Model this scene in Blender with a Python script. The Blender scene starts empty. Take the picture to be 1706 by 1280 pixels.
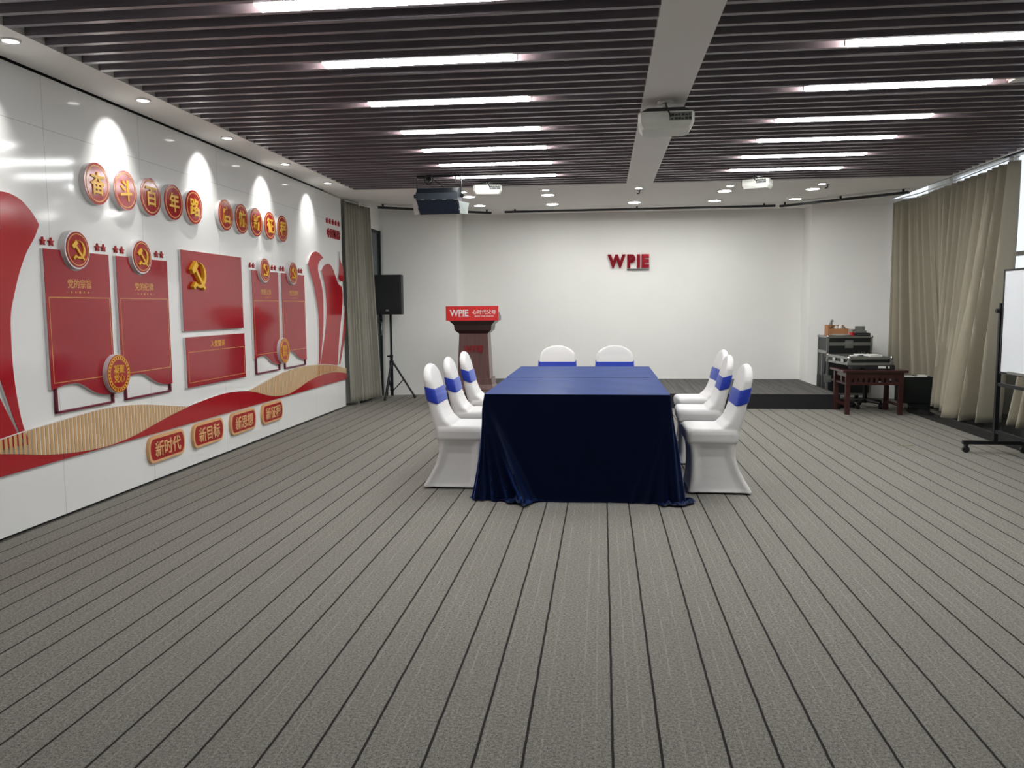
import bpy, bmesh, math, random
from mathutils import Vector, Matrix
random.seed(7)
PI = math.pi
sc = bpy.context.scene
COL = sc.collection

# ---------------------------------------------------------------- camera
CAM_Z = 1.365
F_PX = 1340.0
YAW, PITCH, ROLL = -0.112287543, -0.0952803690, -0.00737503221
cam_data = bpy.data.cameras.new('camera')
cam = bpy.data.objects.new('camera', cam_data)
COL.objects.link(cam)
cam_data.sensor_fit = 'HORIZONTAL'
cam_data.sensor_width = 36.0
cam_data.lens = F_PX / 1706.0 * 36.0
cam_data.clip_start = 0.05
_f = Vector((math.sin(YAW) * math.cos(PITCH), math.cos(YAW) * math.cos(PITCH), math.sin(PITCH)))
_r = Vector((math.cos(YAW), -math.sin(YAW), 0))
_u = _r.cross(_f)
_r2 = math.cos(ROLL) * _r + math.sin(ROLL) * _u
_u2 = -math.sin(ROLL) * _r + math.cos(ROLL) * _u
cam.matrix_world = Matrix(((_r2.x, _u2.x, -_f.x, 0), (_r2.y, _u2.y, -_f.y, 0), (_r2.z, _u2.z, -_f.z, CAM_Z), (0, 0, 0, 1)))
sc.camera = cam

# ---------------------------------------------------------------- world, exposure
sc.view_settings.view_transform = 'Standard'
sc.view_settings.look = 'None'
sc.view_settings.exposure = 0.0
sc.view_settings.gamma = 1.0
sc.view_settings.use_curve_mapping = False
try:
    sc.cycles.use_denoising = True
    sc.cycles.max_bounces = 8
    sc.cycles.diffuse_bounces = 5
except Exception:
    pass
world = bpy.data.worlds.new('world')
sc.world = world
world.use_nodes = True
_bg = world.node_tree.nodes['Background']
_bg.inputs['Color'].default_value = (0.86, 0.93, 1.0, 1)
_bg.inputs['Strength'].default_value = 1.15

STRIP_E = 42.0        # ceiling strip lights
DOWN_E = 215.0        # stage downlights
SPOT_W = 34.0        # wall washers

# ---------------------------------------------------------------- materials
def srgb(r, g, b):
    f = lambda c: (c / 255 / 12.92) if c / 255 <= 0.04045 else ((c / 255 + 0.055) / 1.055) ** 2.4
    return (f(r), f(g), f(b), 1)

class NT:
    def __init__(s, name):
        s.m = bpy.data.materials.new(name)
        s.m.use_nodes = True
        s.t = s.m.node_tree
        s.b = s.t.nodes['Principled BSDF']
        s.pos = None
    def n(s, typ, **kw):
        nd = s.t.nodes.new(typ)
        for k, v in kw.items():
            setattr(nd, k, v)
        return nd
    def l(s, a, b):
        s.t.links.new(a, b)
    def math(s, op, a, b=None, c=None):
        nd = s.n('ShaderNodeMath', operation=op)
        for i, v in enumerate((a, b, c)):
            if v is None:
                continue
            if isinstance(v, (int, float)):
                nd.inputs[i].default_value = v
            else:
                s.l(v, nd.inputs[i])
        return nd.outputs[0]
    def coords(s):
        if s.pos is None:
            tc = s.n('ShaderNodeTexCoord')
            s.pos = tc.outputs['Object']
        return s.pos
    def xyz(s):
        sp = s.n('ShaderNodeSeparateXYZ')
        s.l(s.coords(), sp.inputs[0])
        return sp.outputs
    def noise(s, scale, detail=3, rough=0.5, vec=None):
        nd = s.n('ShaderNodeTexNoise')
        nd.inputs['Scale'].default_value = scale
        nd.inputs['Detail'].default_value = detail
        nd.inputs['Roughness'].default_value = rough
        s.l(vec if vec is not None else s.coords(), nd.inputs['Vector'])
        return nd.outputs['Fac']
    def mix(s, fac, a, b):
        nd = s.n('ShaderNodeMix', data_type='RGBA')
        for sock, v in ((nd.inputs['Factor'], fac), (nd.inputs['A'], a), (nd.inputs['B'], b)):
            pass
        ins = [i for i in nd.inputs if i.enabled]
        for sock, v in zip(ins, (fac, a, b)):
            if isinstance(v, (int, float, tuple)):
                sock.default_value = v
            else:
                s.l(v, sock)
        return [o for o in nd.outputs if o.enabled][0]
    def ramp(s, fac, lo, hi):
        nd = s.n('ShaderNodeMapRange')
        nd.inputs['From Min'].default_value = lo
        nd.inputs['From Max'].default_value = hi
        s.l(fac, nd.inputs['Value'])
        return nd.outputs[0]
    def bump(s, h, strength, dist):
        nd = s.n('ShaderNodeBump')
        nd.inputs['Strength'].default_value = strength
        nd.inputs['Distance'].default_value = dist
        s.l(h, nd.inputs['Height'])
        s.l(nd.outputs[0], s.b.inputs['Normal'])
    def set(s, **kw):
        for k, v in kw.items():
            s.b.inputs[k.replace('_', ' ')].default_value = v
        return s

def simple(name, c1, c2=None, rough=0.5, metal=0.0, scale=20.0, bump=0.0, bscale=120.0, coat=0.0, spec=0.5):
    """a base colour with a procedural mottle and an optional fine bump"""
    m = NT(name)
    c2 = c2 or tuple(v * 0.88 for v in c1[:3]) + (1,)
    m.l(m.mix(m.noise(scale), c1, c2), m.b.inputs['Base Color'])
    m.set(Roughness=rough, Metallic=metal, Specular_IOR_Level=spec, Coat_Weight=coat)
    if bump:
        m.bump(m.noise(bscale, 2), bump, 0.004)
    return m.m

def emit(name, col, strength):
    m = NT(name)
    m.set(Base_Color=(0.9, 0.9, 0.9, 1), Emission_Color=col, Emission_Strength=strength)
    nz = m.noise(2.0)
    m.l(m.mix(m.math('MULTIPLY', nz, 0.06), col, (1, 1, 1, 1)), m.b.inputs['Emission Color'])
    return m.m

def carpet_mat(name, base, dark, light, lines=True):
    m = NT(name)
    x, y, z = m.xyz()
    n1 = m.noise(330, 2, 0.6)
    n2 = m.noise(95, 3, 0.7)
    big = m.noise(0.9, 3)
    spk = m.ramp(m.math('ADD', m.math('MULTIPLY', n1, 0.55), m.math('MULTIPLY', n2, 0.45)), 0.38, 0.60)
    c = m.mix(spk, dark, light)
    c = m.mix(m.ramp(big, 0.3, 0.7), c, m.mix(0.35, c, base))
    if lines:
        wob = m.math('MULTIPLY', m.math('SUBTRACT', m.noise(9, 3), 0.5), 0.006)
        xw = m.math('ADD', x, wob)
        side = m.math('GREATER_THAN', xw, -0.165)
        anchor = m.math('ADD', m.math('MULTIPLY', side, -0.1145 + 0.2355), -0.2355)
        # mural side: lines at a, a-0.1475, a-0.297 ; curtain side: a, a+0.151, a+0.299
        u = m.math('MULTIPLY', m.math('FRACT', m.math('DIVIDE', m.math('SUBTRACT', xw, anchor), 0.501)), 0.501)
        offs = m.math('MULTIPLY', side, 1.0)
        def near(v, half, soft):
            d = m.math('ABSOLUTE', m.math('SUBTRACT', u, v))
            nd = m.n('ShaderNodeMapRange')
            nd.inputs['From Min'].default_value = half + soft
            nd.inputs['From Max'].default_value = half
            m.l(d, nd.inputs['Value'])
            return nd.outputs[0]
        inv = m.math('SUBTRACT', 1.0, side)
        def pick(a, b):   # curtain-side value a, mural-side value b
            return m.math('ADD', m.math('MULTIPLY', side, a), m.math('MULTIPLY', inv, b))
        tot = None
        for a, b in ((0.1505, 0.204), (0.2985, 0.3535), (0.0, 0.0), (0.501, 0.501)):
            k = near(pick(a, b), 0.0034, 0.0022)
            tot = k if tot is None else m.math('MAXIMUM', tot, k)
        # the seam where the two runs of carpet meet shows no dark line
        seam = m.math('MULTIPLY', m.math('GREATER_THAN', x, -0.19), m.math('LESS_THAN', x, -0.06))
        tot = m.math('MULTIPLY', tot, m.math('SUBTRACT', 1.0, seam))
        # pale broken yarn lines
        sc_ = m.n('ShaderNodeVectorMath', operation='MULTIPLY')
        sc_.inputs[1].default_value = (60, 3.2, 1)
        m.l(m.coords(), sc_.inputs[0])
        brk = m.ramp(m.noise(1.0, 4, 0.7, sc_.outputs[0]), 0.38, 0.66)
        pale = None
        for v in (0.052, 0.098, 0.205, 0.25, 0.37, 0.43):
            k = near(v, 0.0012, 0.003)
            pale = k if pale is None else m.math('MAXIMUM', pale, k)
        pale = m.math('MULTIPLY', m.math('MULTIPLY', pale, brk), 0.27)
        c = m.mix(pale, c, tuple(min(1, v * 1.5) for v in light[:3]) + (1,))
        c = m.mix(m.math('MULTIPLY', tot, 0.93), c, (0.012, 0.011, 0.011, 1))
        hgt = m.math('SUBTRACT', spk, m.math('MULTIPLY', tot, 1.5))
    else:
        sc_ = m.n('ShaderNodeVectorMath', operation='MULTIPLY')
        sc_.inputs[1].default_value = (26, 0.5, 1)
        m.l(m.coords(), sc_.inputs[0])
        st = m.ramp(m.noise(1.0, 3, 0.6, sc_.outputs[0]), 0.40, 0.62)
        c = m.mix(m.math('MULTIPLY', st, 0.55), c, dark)
        hgt = spk
    m.l(c, m.b.inputs['Base Color'])
    m.set(Roughness=0.95, Specular_IOR_Level=0.15)
    m.bump(hgt, 0.5, 0.004)
    return m.m

def mural_wall_mat():
    m = NT('glossy_white_panel')
    x, y, z = m.xyz()
    tot = None
    for v in (-0.5, 1.0, 2.35, 3.7, 4.87, 5.94, 7.2, 8.4, 9.6):
        d = m.math('ABSOLUTE', m.math('SUBTRACT', y, v))
        k = m.math('LESS_THAN', d, 0.0022)
        tot = k if tot is None else m.math('MAXIMUM', tot, k)
    hz = m.math('LESS_THAN', m.math('ABSOLUTE', m.math('SUBTRACT', z, 2.515)), 0.0018)
    tot = m.math('MAXIMUM', tot, hz)
    c = m.mix(m.noise(1.3, 2), srgb(233, 233, 231), srgb(228, 228, 226))
    c = m.mix(m.math('MULTIPLY', tot, 0.45), c, srgb(120, 118, 115))
    m.l(c, m.b.inputs['Base Color'])
    m.set(Roughness=0.09, Specular_IOR_Level=0.5)
    wv = m.noise(1.1, 1)
    m.bump(m.math('SUBTRACT', m.math('MULTIPLY', wv, 1.0), m.math('MULTIPLY', tot, 0.15)), 0.12, 0.02)
    return m.m

def wood_mat(name, c1, c2, rough=0.35, axis=2, coat=0.2):
    m = NT(name)
    v = m.n('ShaderNodeVectorMath', operation='MULTIPLY')
    s = [30, 30, 30]
    s[axis] = 2.0
    v.inputs[1].default_value = s
    m.l(m.coords(), v.inputs[0])
    m.l(m.mix(m.ramp(m.noise(1.0, 4, 0.6, v.outputs[0]), 0.3, 0.7), c1, c2), m.b.inputs['Base Color'])
    m.set(Roughness=rough, Coat_Weight=coat)
    return m.m

def fabric(name, c1, c2, rough=0.9, sheen=0.3, scale=600, tint=(1, 1, 1, 1), trans=0.0):
    m = NT(name)
    m.l(m.mix(m.ramp(m.noise(scale, 2), 0.35, 0.65), c1, c2), m.b.inputs['Base Color'])
    m.set(Roughness=rough, Sheen_Weight=sheen, Specular_IOR_Level=0.25)
    m.b.inputs['Sheen Tint'].default_value = tint
    m.bump(m.noise(scale * 1.5, 2), 0.15, 0.001)
    return m.m

M = {}
M['carpet'] = carpet_mat('grey_carpet', srgb(121, 118, 111), srgb(69, 68, 65), srgb(167, 163, 154))
M['stage_carpet'] = carpet_mat('stage_carpet', srgb(96, 95, 93), srgb(62, 61, 61), srgb(122, 120, 117), lines=False)
M['mural_wall'] = mural_wall_mat()
M['plaster'] = simple('white_plaster', srgb(233, 233, 229), srgb(228, 228, 224), 0.75, scale=2.5, bump=0.05)
M['soffit'] = simple('ceiling_paint', srgb(242, 240, 237), srgb(238, 236, 233), 0.8, scale=2.0)
M['plenum'] = simple('plenum_black', srgb(44, 42, 44), srgb(34, 33, 35), 0.95)
M['slat'] = wood_mat('dark_slat', srgb(142, 134, 141), srgb(122, 114, 121), 0.3, axis=0, coat=0.0)
M['strip'] = emit('strip_light', (0.985, 1.0, 0.995, 1), STRIP_E)
M['strip_trim'] = simple('strip_trim', srgb(214, 190, 178), None, 0.4)
M['lamp'] = emit('downlight_disc', (1.0, 1.0, 0.975, 1), DOWN_E)
M['lamp_dim'] = emit('downlight_disc_dimmer', (1.0, 1.0, 0.975, 1), DOWN_E * 0.12)
M['wash_lamp'] = emit('wash_lamp_disc', (1.0, 1.0, 0.975, 1), 6.0)
M['white_ring'] = simple('lamp_ring_white', srgb(225, 223, 220), None, 0.4)
M['black'] = simple('black_paint', srgb(24, 26, 28), srgb(17, 18, 20), 0.55, scale=30)
M['gloss_black'] = simple('black_gloss', srgb(22, 23, 26), srgb(15, 16, 18), 0.12)
M['black_metal'] = simple('black_metal', srgb(27, 29, 33), srgb(20, 21, 24), 0.4, 0.3)
M['flood_dark'] = simple('floodlight_housing', srgb(44, 52, 60), srgb(34, 42, 52), 0.45, 0.3)
M['flood_door'] = simple('barn_door_dark', srgb(26, 42, 64), srgb(20, 34, 54), 0.5, 0.2)
M['flood_lit'] = simple('barn_door_lit', srgb(190, 198, 194), None, 0.35)  # light on the side flaps' inner faces, painted in as pale colour
M['speaker'] = simple('speaker_grille', srgb(26, 31, 36), srgb(15, 18, 22), 0.7, scale=350, bump=0.3, bscale=500)
M['teal_door'] = simple('teal_glass_door', srgb(64, 78, 78), srgb(52, 66, 68), 0.12, scale=3)
M['red_panel'] = simple('red_acrylic', srgb(158, 26, 40), srgb(150, 22, 36), 0.11, scale=3, spec=0.6)
M['red_band'] = simple('red_acrylic_bright', srgb(172, 26, 36), srgb(162, 22, 32), 0.12, scale=3, spec=0.6)
M['red_disc'] = simple('red_disc', srgb(168, 28, 30), srgb(150, 22, 26), 0.12, scale=6, spec=0.6)
M['gold'] = simple('gold_paint', srgb(236, 186, 46), srgb(222, 168, 36), 0.3)
M['gold_dull'] = simple('gold_line', srgb(224, 172, 96), srgb(214, 160, 84), 0.35)
M['peach'] = simple('peach_rim', srgb(226, 176, 126), srgb(218, 166, 114), 0.35)
M['white_core'] = simple('white_acrylic_edge', srgb(228, 224, 224), None, 0.3)
M['maroon'] = simple('maroon_edge', srgb(110, 24, 48), None, 0.3)
M['cream'] = simple('added_cream_board', srgb(232, 222, 206), None, 0.35)
M['tan'] = simple('tan_stripe', srgb(204, 166, 118), srgb(196, 156, 106), 0.3)
M['mirror_red'] = simple('mirror_red_metal', srgb(212, 62, 76), srgb(176, 40, 54), 0.14, 0.8, scale=14)
M['chrome'] = simple('chrome', srgb(214, 214, 212), srgb(196, 196, 196), 0.15, 1.0)
M['alu'] = simple('aluminium', srgb(168, 170, 168), srgb(148, 150, 148), 0.35, 0.85, scale=40)
M['case_black'] = simple('case_laminate', srgb(20, 28, 27), srgb(14, 20, 19), 0.45, scale=80)
M['cover'] = fabric('white_spandex', srgb(226, 224, 222), srgb(216, 214, 212), 0.75, 0.15)
M['sash'] = fabric('blue_spandex_sash', srgb(38, 62, 172), srgb(30, 52, 152), 0.5, 0.3, tint=(0.5, 0.6, 1, 1))
M['curtain'] = fabric('curtain_fabric', srgb(166, 159, 141), srgb(150, 144, 127), 0.9, 0.2, 260)
M['curtain_grey'] = fabric('curtain_fabric_grey', srgb(158, 155, 143), srgb(140, 138, 127), 0.9, 0.2, 260)
M['rosewood'] = wood_mat('rosewood', srgb(66, 30, 28), srgb(46, 21, 20), 0.3, axis=0)
M['lectern_wood'] = wood_mat('lectern_wood', srgb(108, 80, 76), srgb(90, 64, 62), 0.32)
M['lectern_dark'] = wood_mat('lectern_dark', srgb(52, 28, 28), srgb(40, 22, 22), 0.35, axis=0)
M['sign_red'] = simple('sign_red', srgb(224, 52, 50), srgb(216, 46, 44), 0.4)
M['white_print'] = simple('white_print', srgb(244, 240, 238), None, 0.5)
M['faded_red'] = simple('red_vinyl_letters', srgb(150, 30, 36), srgb(120, 26, 32), 0.3)
M['projector'] = simple('projector_white', srgb(206, 206, 198), srgb(196, 196, 188), 0.4)
M['port_dark'] = simple('port_dark', srgb(50, 54, 54), srgb(30, 32, 34), 0.5)
M['grey_plastic'] = simple('grey_plastic', srgb(120, 122, 116), None, 0.5)
M['paper'] = simple('paper_white', srgb(232, 232, 226), None, 0.7)
M['board'] = simple('whiteboard', srgb(222, 226, 230), srgb(216, 220, 225), 0.2, scale=2)
M['board_pale'] = simple('opal_plastic', srgb(236, 236, 232), None, 0.4)
M['cardboard'] = simple('light_wood_box', srgb(176, 124, 84), srgb(150, 102, 66), 0.6, scale=12)
M['red_plastic'] = simple('red_plastic', srgb(206, 48, 56), None, 0.35)
M['clear_plastic'] = simple('smoky_plastic', srgb(150, 150, 140), None, 0.2)
M['glass'] = None
_g = NT('window_glass')
_g.set(Base_Color=(1, 1, 1, 1), Roughness=0.02, Transmission_Weight=1.0, IOR=1.05)
_g.l(_g.mix(_g.noise(2), (1, 1, 1, 1), (0.96, 0.98, 0.98, 1)), _g.b.inputs['Base Color'])
M['glass'] = _g.m
_c = NT('navy_satin')
_c.l(_c.mix(_c.noise(5, 3), srgb(7, 12, 34), srgb(5, 10, 28)), _c.b.inputs['Base Color'])
_c.set(Roughness=0.36, Sheen_Weight=1.0, Sheen_Roughness=0.34, Specular_IOR_Level=0.12)
_c.b.inputs['Sheen Tint'].default_value = (0.12, 0.27, 1.0, 1)
_c.b.inputs['Specular Tint'].default_value = (0.45, 0.6, 1, 1)
_c.bump(_c.noise(7, 3), 0.12, 0.02)
M['navy'] = _c.m
M['leaf'] = simple('dry_scrap', srgb(150, 146, 110), None, 0.8)

# ---------------------------------------------------------------- mesh builder
class MB:
    def __init__(s):
        s.bm = bmesh.new()
    def box(s, x0, x1, y0, y1, z0, z1, bev=0.0, mat=None):
        vs = [s.bm.verts.new((x, y, z)) for x in (x0, x1) for y in (y0, y1) for z in (z0, z1)]
        fs = [s.bm.faces.new([vs[i] for i in q]) for q in ((0, 1, 3, 2), (4, 6, 7, 5), (0, 4, 5, 1), (2, 3, 7, 6), (0, 2, 6, 4), (1, 5, 7, 3))]
        new = vs
        if bev:
            es = list({e for f in fs for e in f.edges})
            r = bmesh.ops.bevel(s.bm, geom=es, offset=bev, segments=2, profile=0.6, affect='EDGES')
            new = list({v for f in r['faces'] for v in f.verts} | {v for v in vs if v.is_valid})
        if mat is not None:
            for v in new:
                v.co = mat @ v.co
        return s
    def prism(s, pts, d, fn, bev=0.0):
        """polygon pts (a, b) extruded over (d0, d1); fn(a, b, d) gives the point"""
        A = [s.bm.verts.new(fn(a, b, d[0])) for a, b in pts]
        B = [s.bm.verts.new(fn(a, b, d[1])) for a, b in pts]
        n = len(pts)
        fs = [s.bm.faces.new(A), s.bm.faces.new(B[::-1])]
        for i in range(n):
            fs.append(s.bm.faces.new((A[i], A[(i + 1) % n], B[(i + 1) % n], B[i])))
        return s
    def loft(s, rings, cap=True, closed=True):
        R = [[s.bm.verts.new(p) for p in r] for r in rings]
        n = len(R[0])
        for a, b in zip(R, R[1:]):
            for i in range(n if closed else n - 1):
                s.bm.faces.new((a[i], a[(i + 1) % n], b[(i + 1) % n], b[i]))
        if cap and closed:
            s.bm.faces.new(R[0][::-1])
            s.bm.faces.new(R[-1])
        return s
    def tube(s, path, r, n=10, cap=True):
        path = [Vector(p) for p in path]
        rings = []
        up = Vector((0, 0, 1))
        prev = None
        for i, p in enumerate(path):
            d = (path[min(i + 1, len(path) - 1)] - path[max(i - 1, 0)]).normalized()
            if prev is None:
                a = d.cross(up if abs(d.z) < 0.9 else Vector((1, 0, 0))).normalized()
            else:
                a = (prev - d * prev.dot(d)).normalized()
            prev = a
            b = d.cross(a)
            rr = r[i] if isinstance(r, (list, tuple)) else r
            rings.append([p + a * math.cos(2 * PI * k / n) * rr + b * math.sin(2 * PI * k / n) * rr for k in range(n)])
        return s.loft(rings, cap)
    def cyl(s, p, q, r, n=24):
        return s.tube([p, q], r, n)
    def grid(s, P):
        V = [[s.bm.verts.new(p) for p in row] for row in P]
        for a, b in zip(V, V[1:]):
            for i in range(len(a) - 1):
                s.bm.faces.new((a[i], a[i + 1], b[i + 1], b[i]))
        return s
    def add_mesh(s, me, mat=None):
        k = len(s.bm.verts)
        s.bm.from_mesh(me)
        if mat is not None:
            s.bm.verts.ensure_lookup_table()
            for v in s.bm.verts[k:]:
                v.co = mat @ v.co
        return s
    def mesh(s, name, smooth=None, flip=True):
        if flip:
            bmesh.ops.recalc_face_normals(s.bm, faces=s.bm.faces)
        me = bpy.data.meshes.new(name)
        s.bm.to_mesh(me)
        s.bm.free()
        if smooth is not None:
            for p in me.polygons:
                p.use_smooth = True
            me.set_sharp_from_angle(angle=math.radians(smooth))
        return me
    def build(s, name, mat, parent=None, smooth=35, label=None):
        return link(name, s.mesh(name, smooth), mat, parent, label)

def link(name, me, mat, parent=None, label=None):
    o = bpy.data.objects.new(name, me)
    COL.objects.link(o)
    if mat is not None:
        me.materials.clear()
        me.materials.append(mat)
    if parent is not None:
        o.parent = parent
        if not parent.get('_local'):
            pm = Matrix.Identity(4)
            q = parent
            while q is not None:
                if q.type == 'EMPTY':
                    pm = q.matrix_basis.copy()
                q = q.parent
            o.matrix_parent_inverse = pm.inverted() if parent.type == 'EMPTY' else Matrix.Identity(4)
    if label:
        o['label'] = label
    return o

LOCAL = set()
def thing(name, label, cat, loc, rz=0.0, group=None, local=False):
    o = bpy.data.objects.new(name, None)
    COL.objects.link(o)
    o.location = loc
    o.rotation_euler = (0, 0, rz)
    o.matrix_basis = Matrix.Translation(loc) @ Matrix.Rotation(rz, 4, 'Z')
    o.empty_display_size = 0.1
    tag(o, label, cat, group)
    if local:
        LOCAL.add(o.name)
    return o

def part(root, name, mb, mat, smooth=35, label=None):
    """a mesh child; local-built roots carry the transform themselves, world-built ones are undone by the parent inverse"""
    o = bpy.data.objects.new(name, mb.mesh(name, smooth) if isinstance(mb, MB) else mb)
    COL.objects.link(o)
    o.data.materials.clear()
    o.data.materials.append(mat)
    o.parent = root
    if root.type == 'EMPTY' and root.name not in LOCAL:
        o.matrix_parent_inverse = root.matrix_basis.inverted()
    if label:
        o['label'] = label
    return o

def tag(o, label, cat, group=None):
    o['label'] = label
    o['category'] = cat
    if group:
        o['group'] = group
    return o

def struct(name, mb, mat, smooth=None):
    o = bpy.data.objects.new(name, mb.mesh(name, smooth))
    COL.objects.link(o)
    o.data.materials.append(mat)
    o['kind'] = 'structure'
    return o

def text_mesh(body, size, depth=0.002, off=0.0, sx=1.0, align='CENTER', spacing=1.0, line=1.0):
    cu = bpy.data.curves.new('lettering', 'FONT')
    cu.body = body
    cu.size = size
    cu.extrude = depth / 2
    cu.offset = off
    cu.align_x = align
    cu.align_y = 'CENTER'
    cu.space_character = spacing
    cu.space_line = line
    o = bpy.data.objects.new('lettering_source', cu)
    COL.objects.link(o)
    bpy.context.view_layer.update()
    dg = bpy.context.evaluated_depsgraph_get()
    me = bpy.data.meshes.new_from_object(o.evaluated_get(dg))
    bpy.data.objects.remove(o)
    xs = [v.co.x for v in me.vertices]
    ys = [v.co.y for v in me.vertices]
    cx, cy = (min(xs) + max(xs)) / 2, (min(ys) + max(ys)) / 2
    for v in me.vertices:
        v.co.x = (v.co.x - cx) * sx
        v.co.y -= cy
    return me

def WALLM(x, y, z):      # lettering plane -> mural wall (faces +X, reads towards +Y)
    return Matrix(((0, 0, 1, x), (1, 0, 0, y), (0, 1, 0, z), (0, 0, 0, 1)))
def BACKM(x, y, z):      # lettering plane -> wall facing the camera (-Y)
    return Matrix(((1, 0, 0, x), (0, 0, -1, y), (0, 1, 0, z), (0, 0, 0, 1)))
def on_mural(a, b, d):
    return (d, a, b)

def circle(cy, cz, r, n=48):
    return [(cy + r * math.cos(2 * PI * k / n), cz + r * math.sin(2 * PI * k / n)) for k in range(n)]
def annulus(mb, cy, cz, r0, r1, x0, x1, n=64):
    rings = []
    for k in range(n):
        c, s_ = math.cos(2 * PI * k / n), math.sin(2 * PI * k / n)
        rings.append([(x0, cy + r0 * c, cz + r0 * s_), (x0, cy + r1 * c, cz + r1 * s_), (x1, cy + r1 * c, cz + r1 * s_), (x1, cy + r0 * c, cz + r0 * s_)])
    rings.append(rings[0])
    mb.loft(rings, cap=False)
    bmesh.ops.remove_doubles(mb.bm, verts=mb.bm.verts, dist=1e-6)
    return mb
def star(cy, cz, r, rot=PI / 2):
    return [(cy + (r if k % 2 == 0 else r * 0.40) * math.cos(rot + k * PI / 5), cz + (r if k % 2 == 0 else r * 0.40) * math.sin(rot + k * PI / 5)) for k in range(10)]

def crossed_tools(mb, cy, cz, s, x0, x1):
    """hammer crossing a sickle, inside about +-s"""
    lift = [0.0]
    def P(pts):
        lift[0] += 0.0004
        mb.prism([(cy + a * s, cz + b * s) for a, b in pts], (x0, x1 + lift[0]), on_mural)
    out = [(0.10 + 0.86 * math.cos(math.radians(t)), 0.02 + 0.86 * math.sin(math.radians(t))) for t in [104 - k * 232 / 24 for k in range(25)]]
    inn = [(0.0 + 0.70 * math.cos(math.radians(t)), 0.12 + 0.74 * math.sin(math.radians(t))) for t in [92 - k * 214 / 24 for k in range(25)]]
    mb.loft([[(x0, cy + a * s, cz + b * s), (x1, cy + a * s, cz + b * s), (x1, cy + c * s, cz + d * s), (x0, cy + c * s, cz + d * s)] for (a, b), (c, d) in zip(out, inn)])
    def bar(ax, ay, bx, by, w):
        d = math.hypot(bx - ax, by - ay)
        nx, ny = -(by - ay) / d * w, (bx - ax) / d * w
        P([(ax + nx, ay + ny), (ax - nx, ay - ny), (bx - nx, by - ny), (bx + nx, by + ny)])
    bar(-0.40, -0.52, -0.78, -0.86, 0.13)          # sickle grip
    bar(-0.46, 0.40, 0.74, -0.90, 0.12)            # hammer shaft
    bar(-0.86, 0.22, -0.22, 0.80, 0.20)            # hammer head
    return mb

# ================================================================= SETTING
XW, XR, YB, YREAR, ZC = -3.53, 4.62, 13.12, -3.2, 2.86
b = MB(); b.box(-4.2, 5.0, YREAR - 0.1, 13.4, -0.08, 0.0)
struct('floor', b, M['carpet'])

b = MB(); b.box(-2.28, 3.085, 10.88, YB, 0.0, 0.196)
stage = struct('floor_stage', b, M['stage_carpet'])
b = MB(); b.box(-2.29, 3.095, 10.868, 10.88, 0.0, 0.197)
b.box(3.085, 3.095, 10.88, 12.2, 0.0, 0.197); b.box(-2.29, -2.28, 10.88, 12.3, 0.0, 0.197)
struct('trim_1', b, M['black'])

# left wall: backing wall and the glossy mural panel standing 3 cm clear of the floor
b = MB(); b.box(-3.82, -3.56, YREAR, 10.75, 0, 3.1)
struct('wall_left', b, M['black'])
b = MB(); b.box(-3.56, XW, YREAR, 10.75, 0.022, 2.845)
struct('wall_left_panel', b, M['mural_wall'])
b = MB(); b.box(-3.85, -3.72, 10.75, 12.2, 0, ZC + 0.02); b.box(-3.75, -3.60, 10.75, 10.9, 0, ZC)
struct('wall_left_recess', b, M['plaster'])
# angled wing walls and back wall
def slab_wall(mb, p, q, th, z0=0.0, z1=ZC):
    p, q = Vector(p), Vector(q)
    d = (q - p).normalized()
    n = Vector((-d.y, d.x)) * th
    pts = [tuple(p), tuple(q), tuple(q + n), tuple(p + n)]
    mb.prism(pts, (z0, z1), lambda a, c, z: (a, c, z))
b = MB(); slab_wall(b, (-3.375, 12.28), (-2.27, 12.58), 0.1); slab_wall(b, (-2.27, 12.58), (-2.27, 13.2), 0.1)
b.box(-3.72, -3.375, 12.28, 12.38, 0, ZC)
struct('wall_back_wing_left', b, M['plaster'])
b = MB(); slab_wall(b, (3.10, 13.2), (3.10, 12.62), 0.1); slab_wall(b, (3.10, 12.62), (4.62, 11.98), 0.1)
struct('wall_back_wing_right', b, M['plaster'])
b = MB(); b.box(-2.4, 3.25, YB, YB + 0.12, 0, ZC)
struct('wall_back', b, M['plaster'])
b = MB(); b.box(-4.2, 5.0, YREAR - 0.12, YREAR, 0, 3.2)
struct('wall_rear', b, M['plaster'])
# right side: window wall behind the curtains
b = MB(); b.box(XR, XR + 0.14, YREAR, 12.3, 0, 0.98)
b.box(XR, XR + 0.14, YREAR, 5.2, 0, 3.15); b.box(XR, XR + 0.14, 11.6, 12.3, 0, 3.15)
struct('wall_right', b, M['plaster'])
n_w = 0
ys = [5.2, 6.8, 8.4, 10.0, 11.6]
for y0, y1 in zip(ys, ys[1:]):
    n_w += 1
    b = MB()
    for a, c, z0, z1 in ((y0, y0 + 0.05, 0.98, 3.1), (y1 - 0.05, y1, 0.98, 3.1), (y0 + 0.05, y1 - 0.05, 0.98, 1.04), (y0 + 0.05, y1 - 0.05, 3.04, 3.1), (y0 + 0.05, y1 - 0.05, 1.9, 1.95)):
        b.box(XR + 0.03, XR + 0.09, a, c, z0, z1)
    w = struct('window_%d' % n_w, b, M['white_ring'])
    b = MB(); b.box(XR + 0.055, XR + 0.062, y0 + 0.05, y1 - 0.05, 1.04, 3.04)
    part(w, 'pane', b, M['glass'])
b = MB(); b.box(3.85, XR, 4.6, 10.62, 0.0, 0.098, 0.006)
b.prism([(3.85, 10.62), (XR, 10.62), (XR, 11.98), (4.25, 12.12)], (0.0, 0.098), lambda a, c, z: (a, c, z))
struct('trim_2', b, M['gloss_black'])

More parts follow.
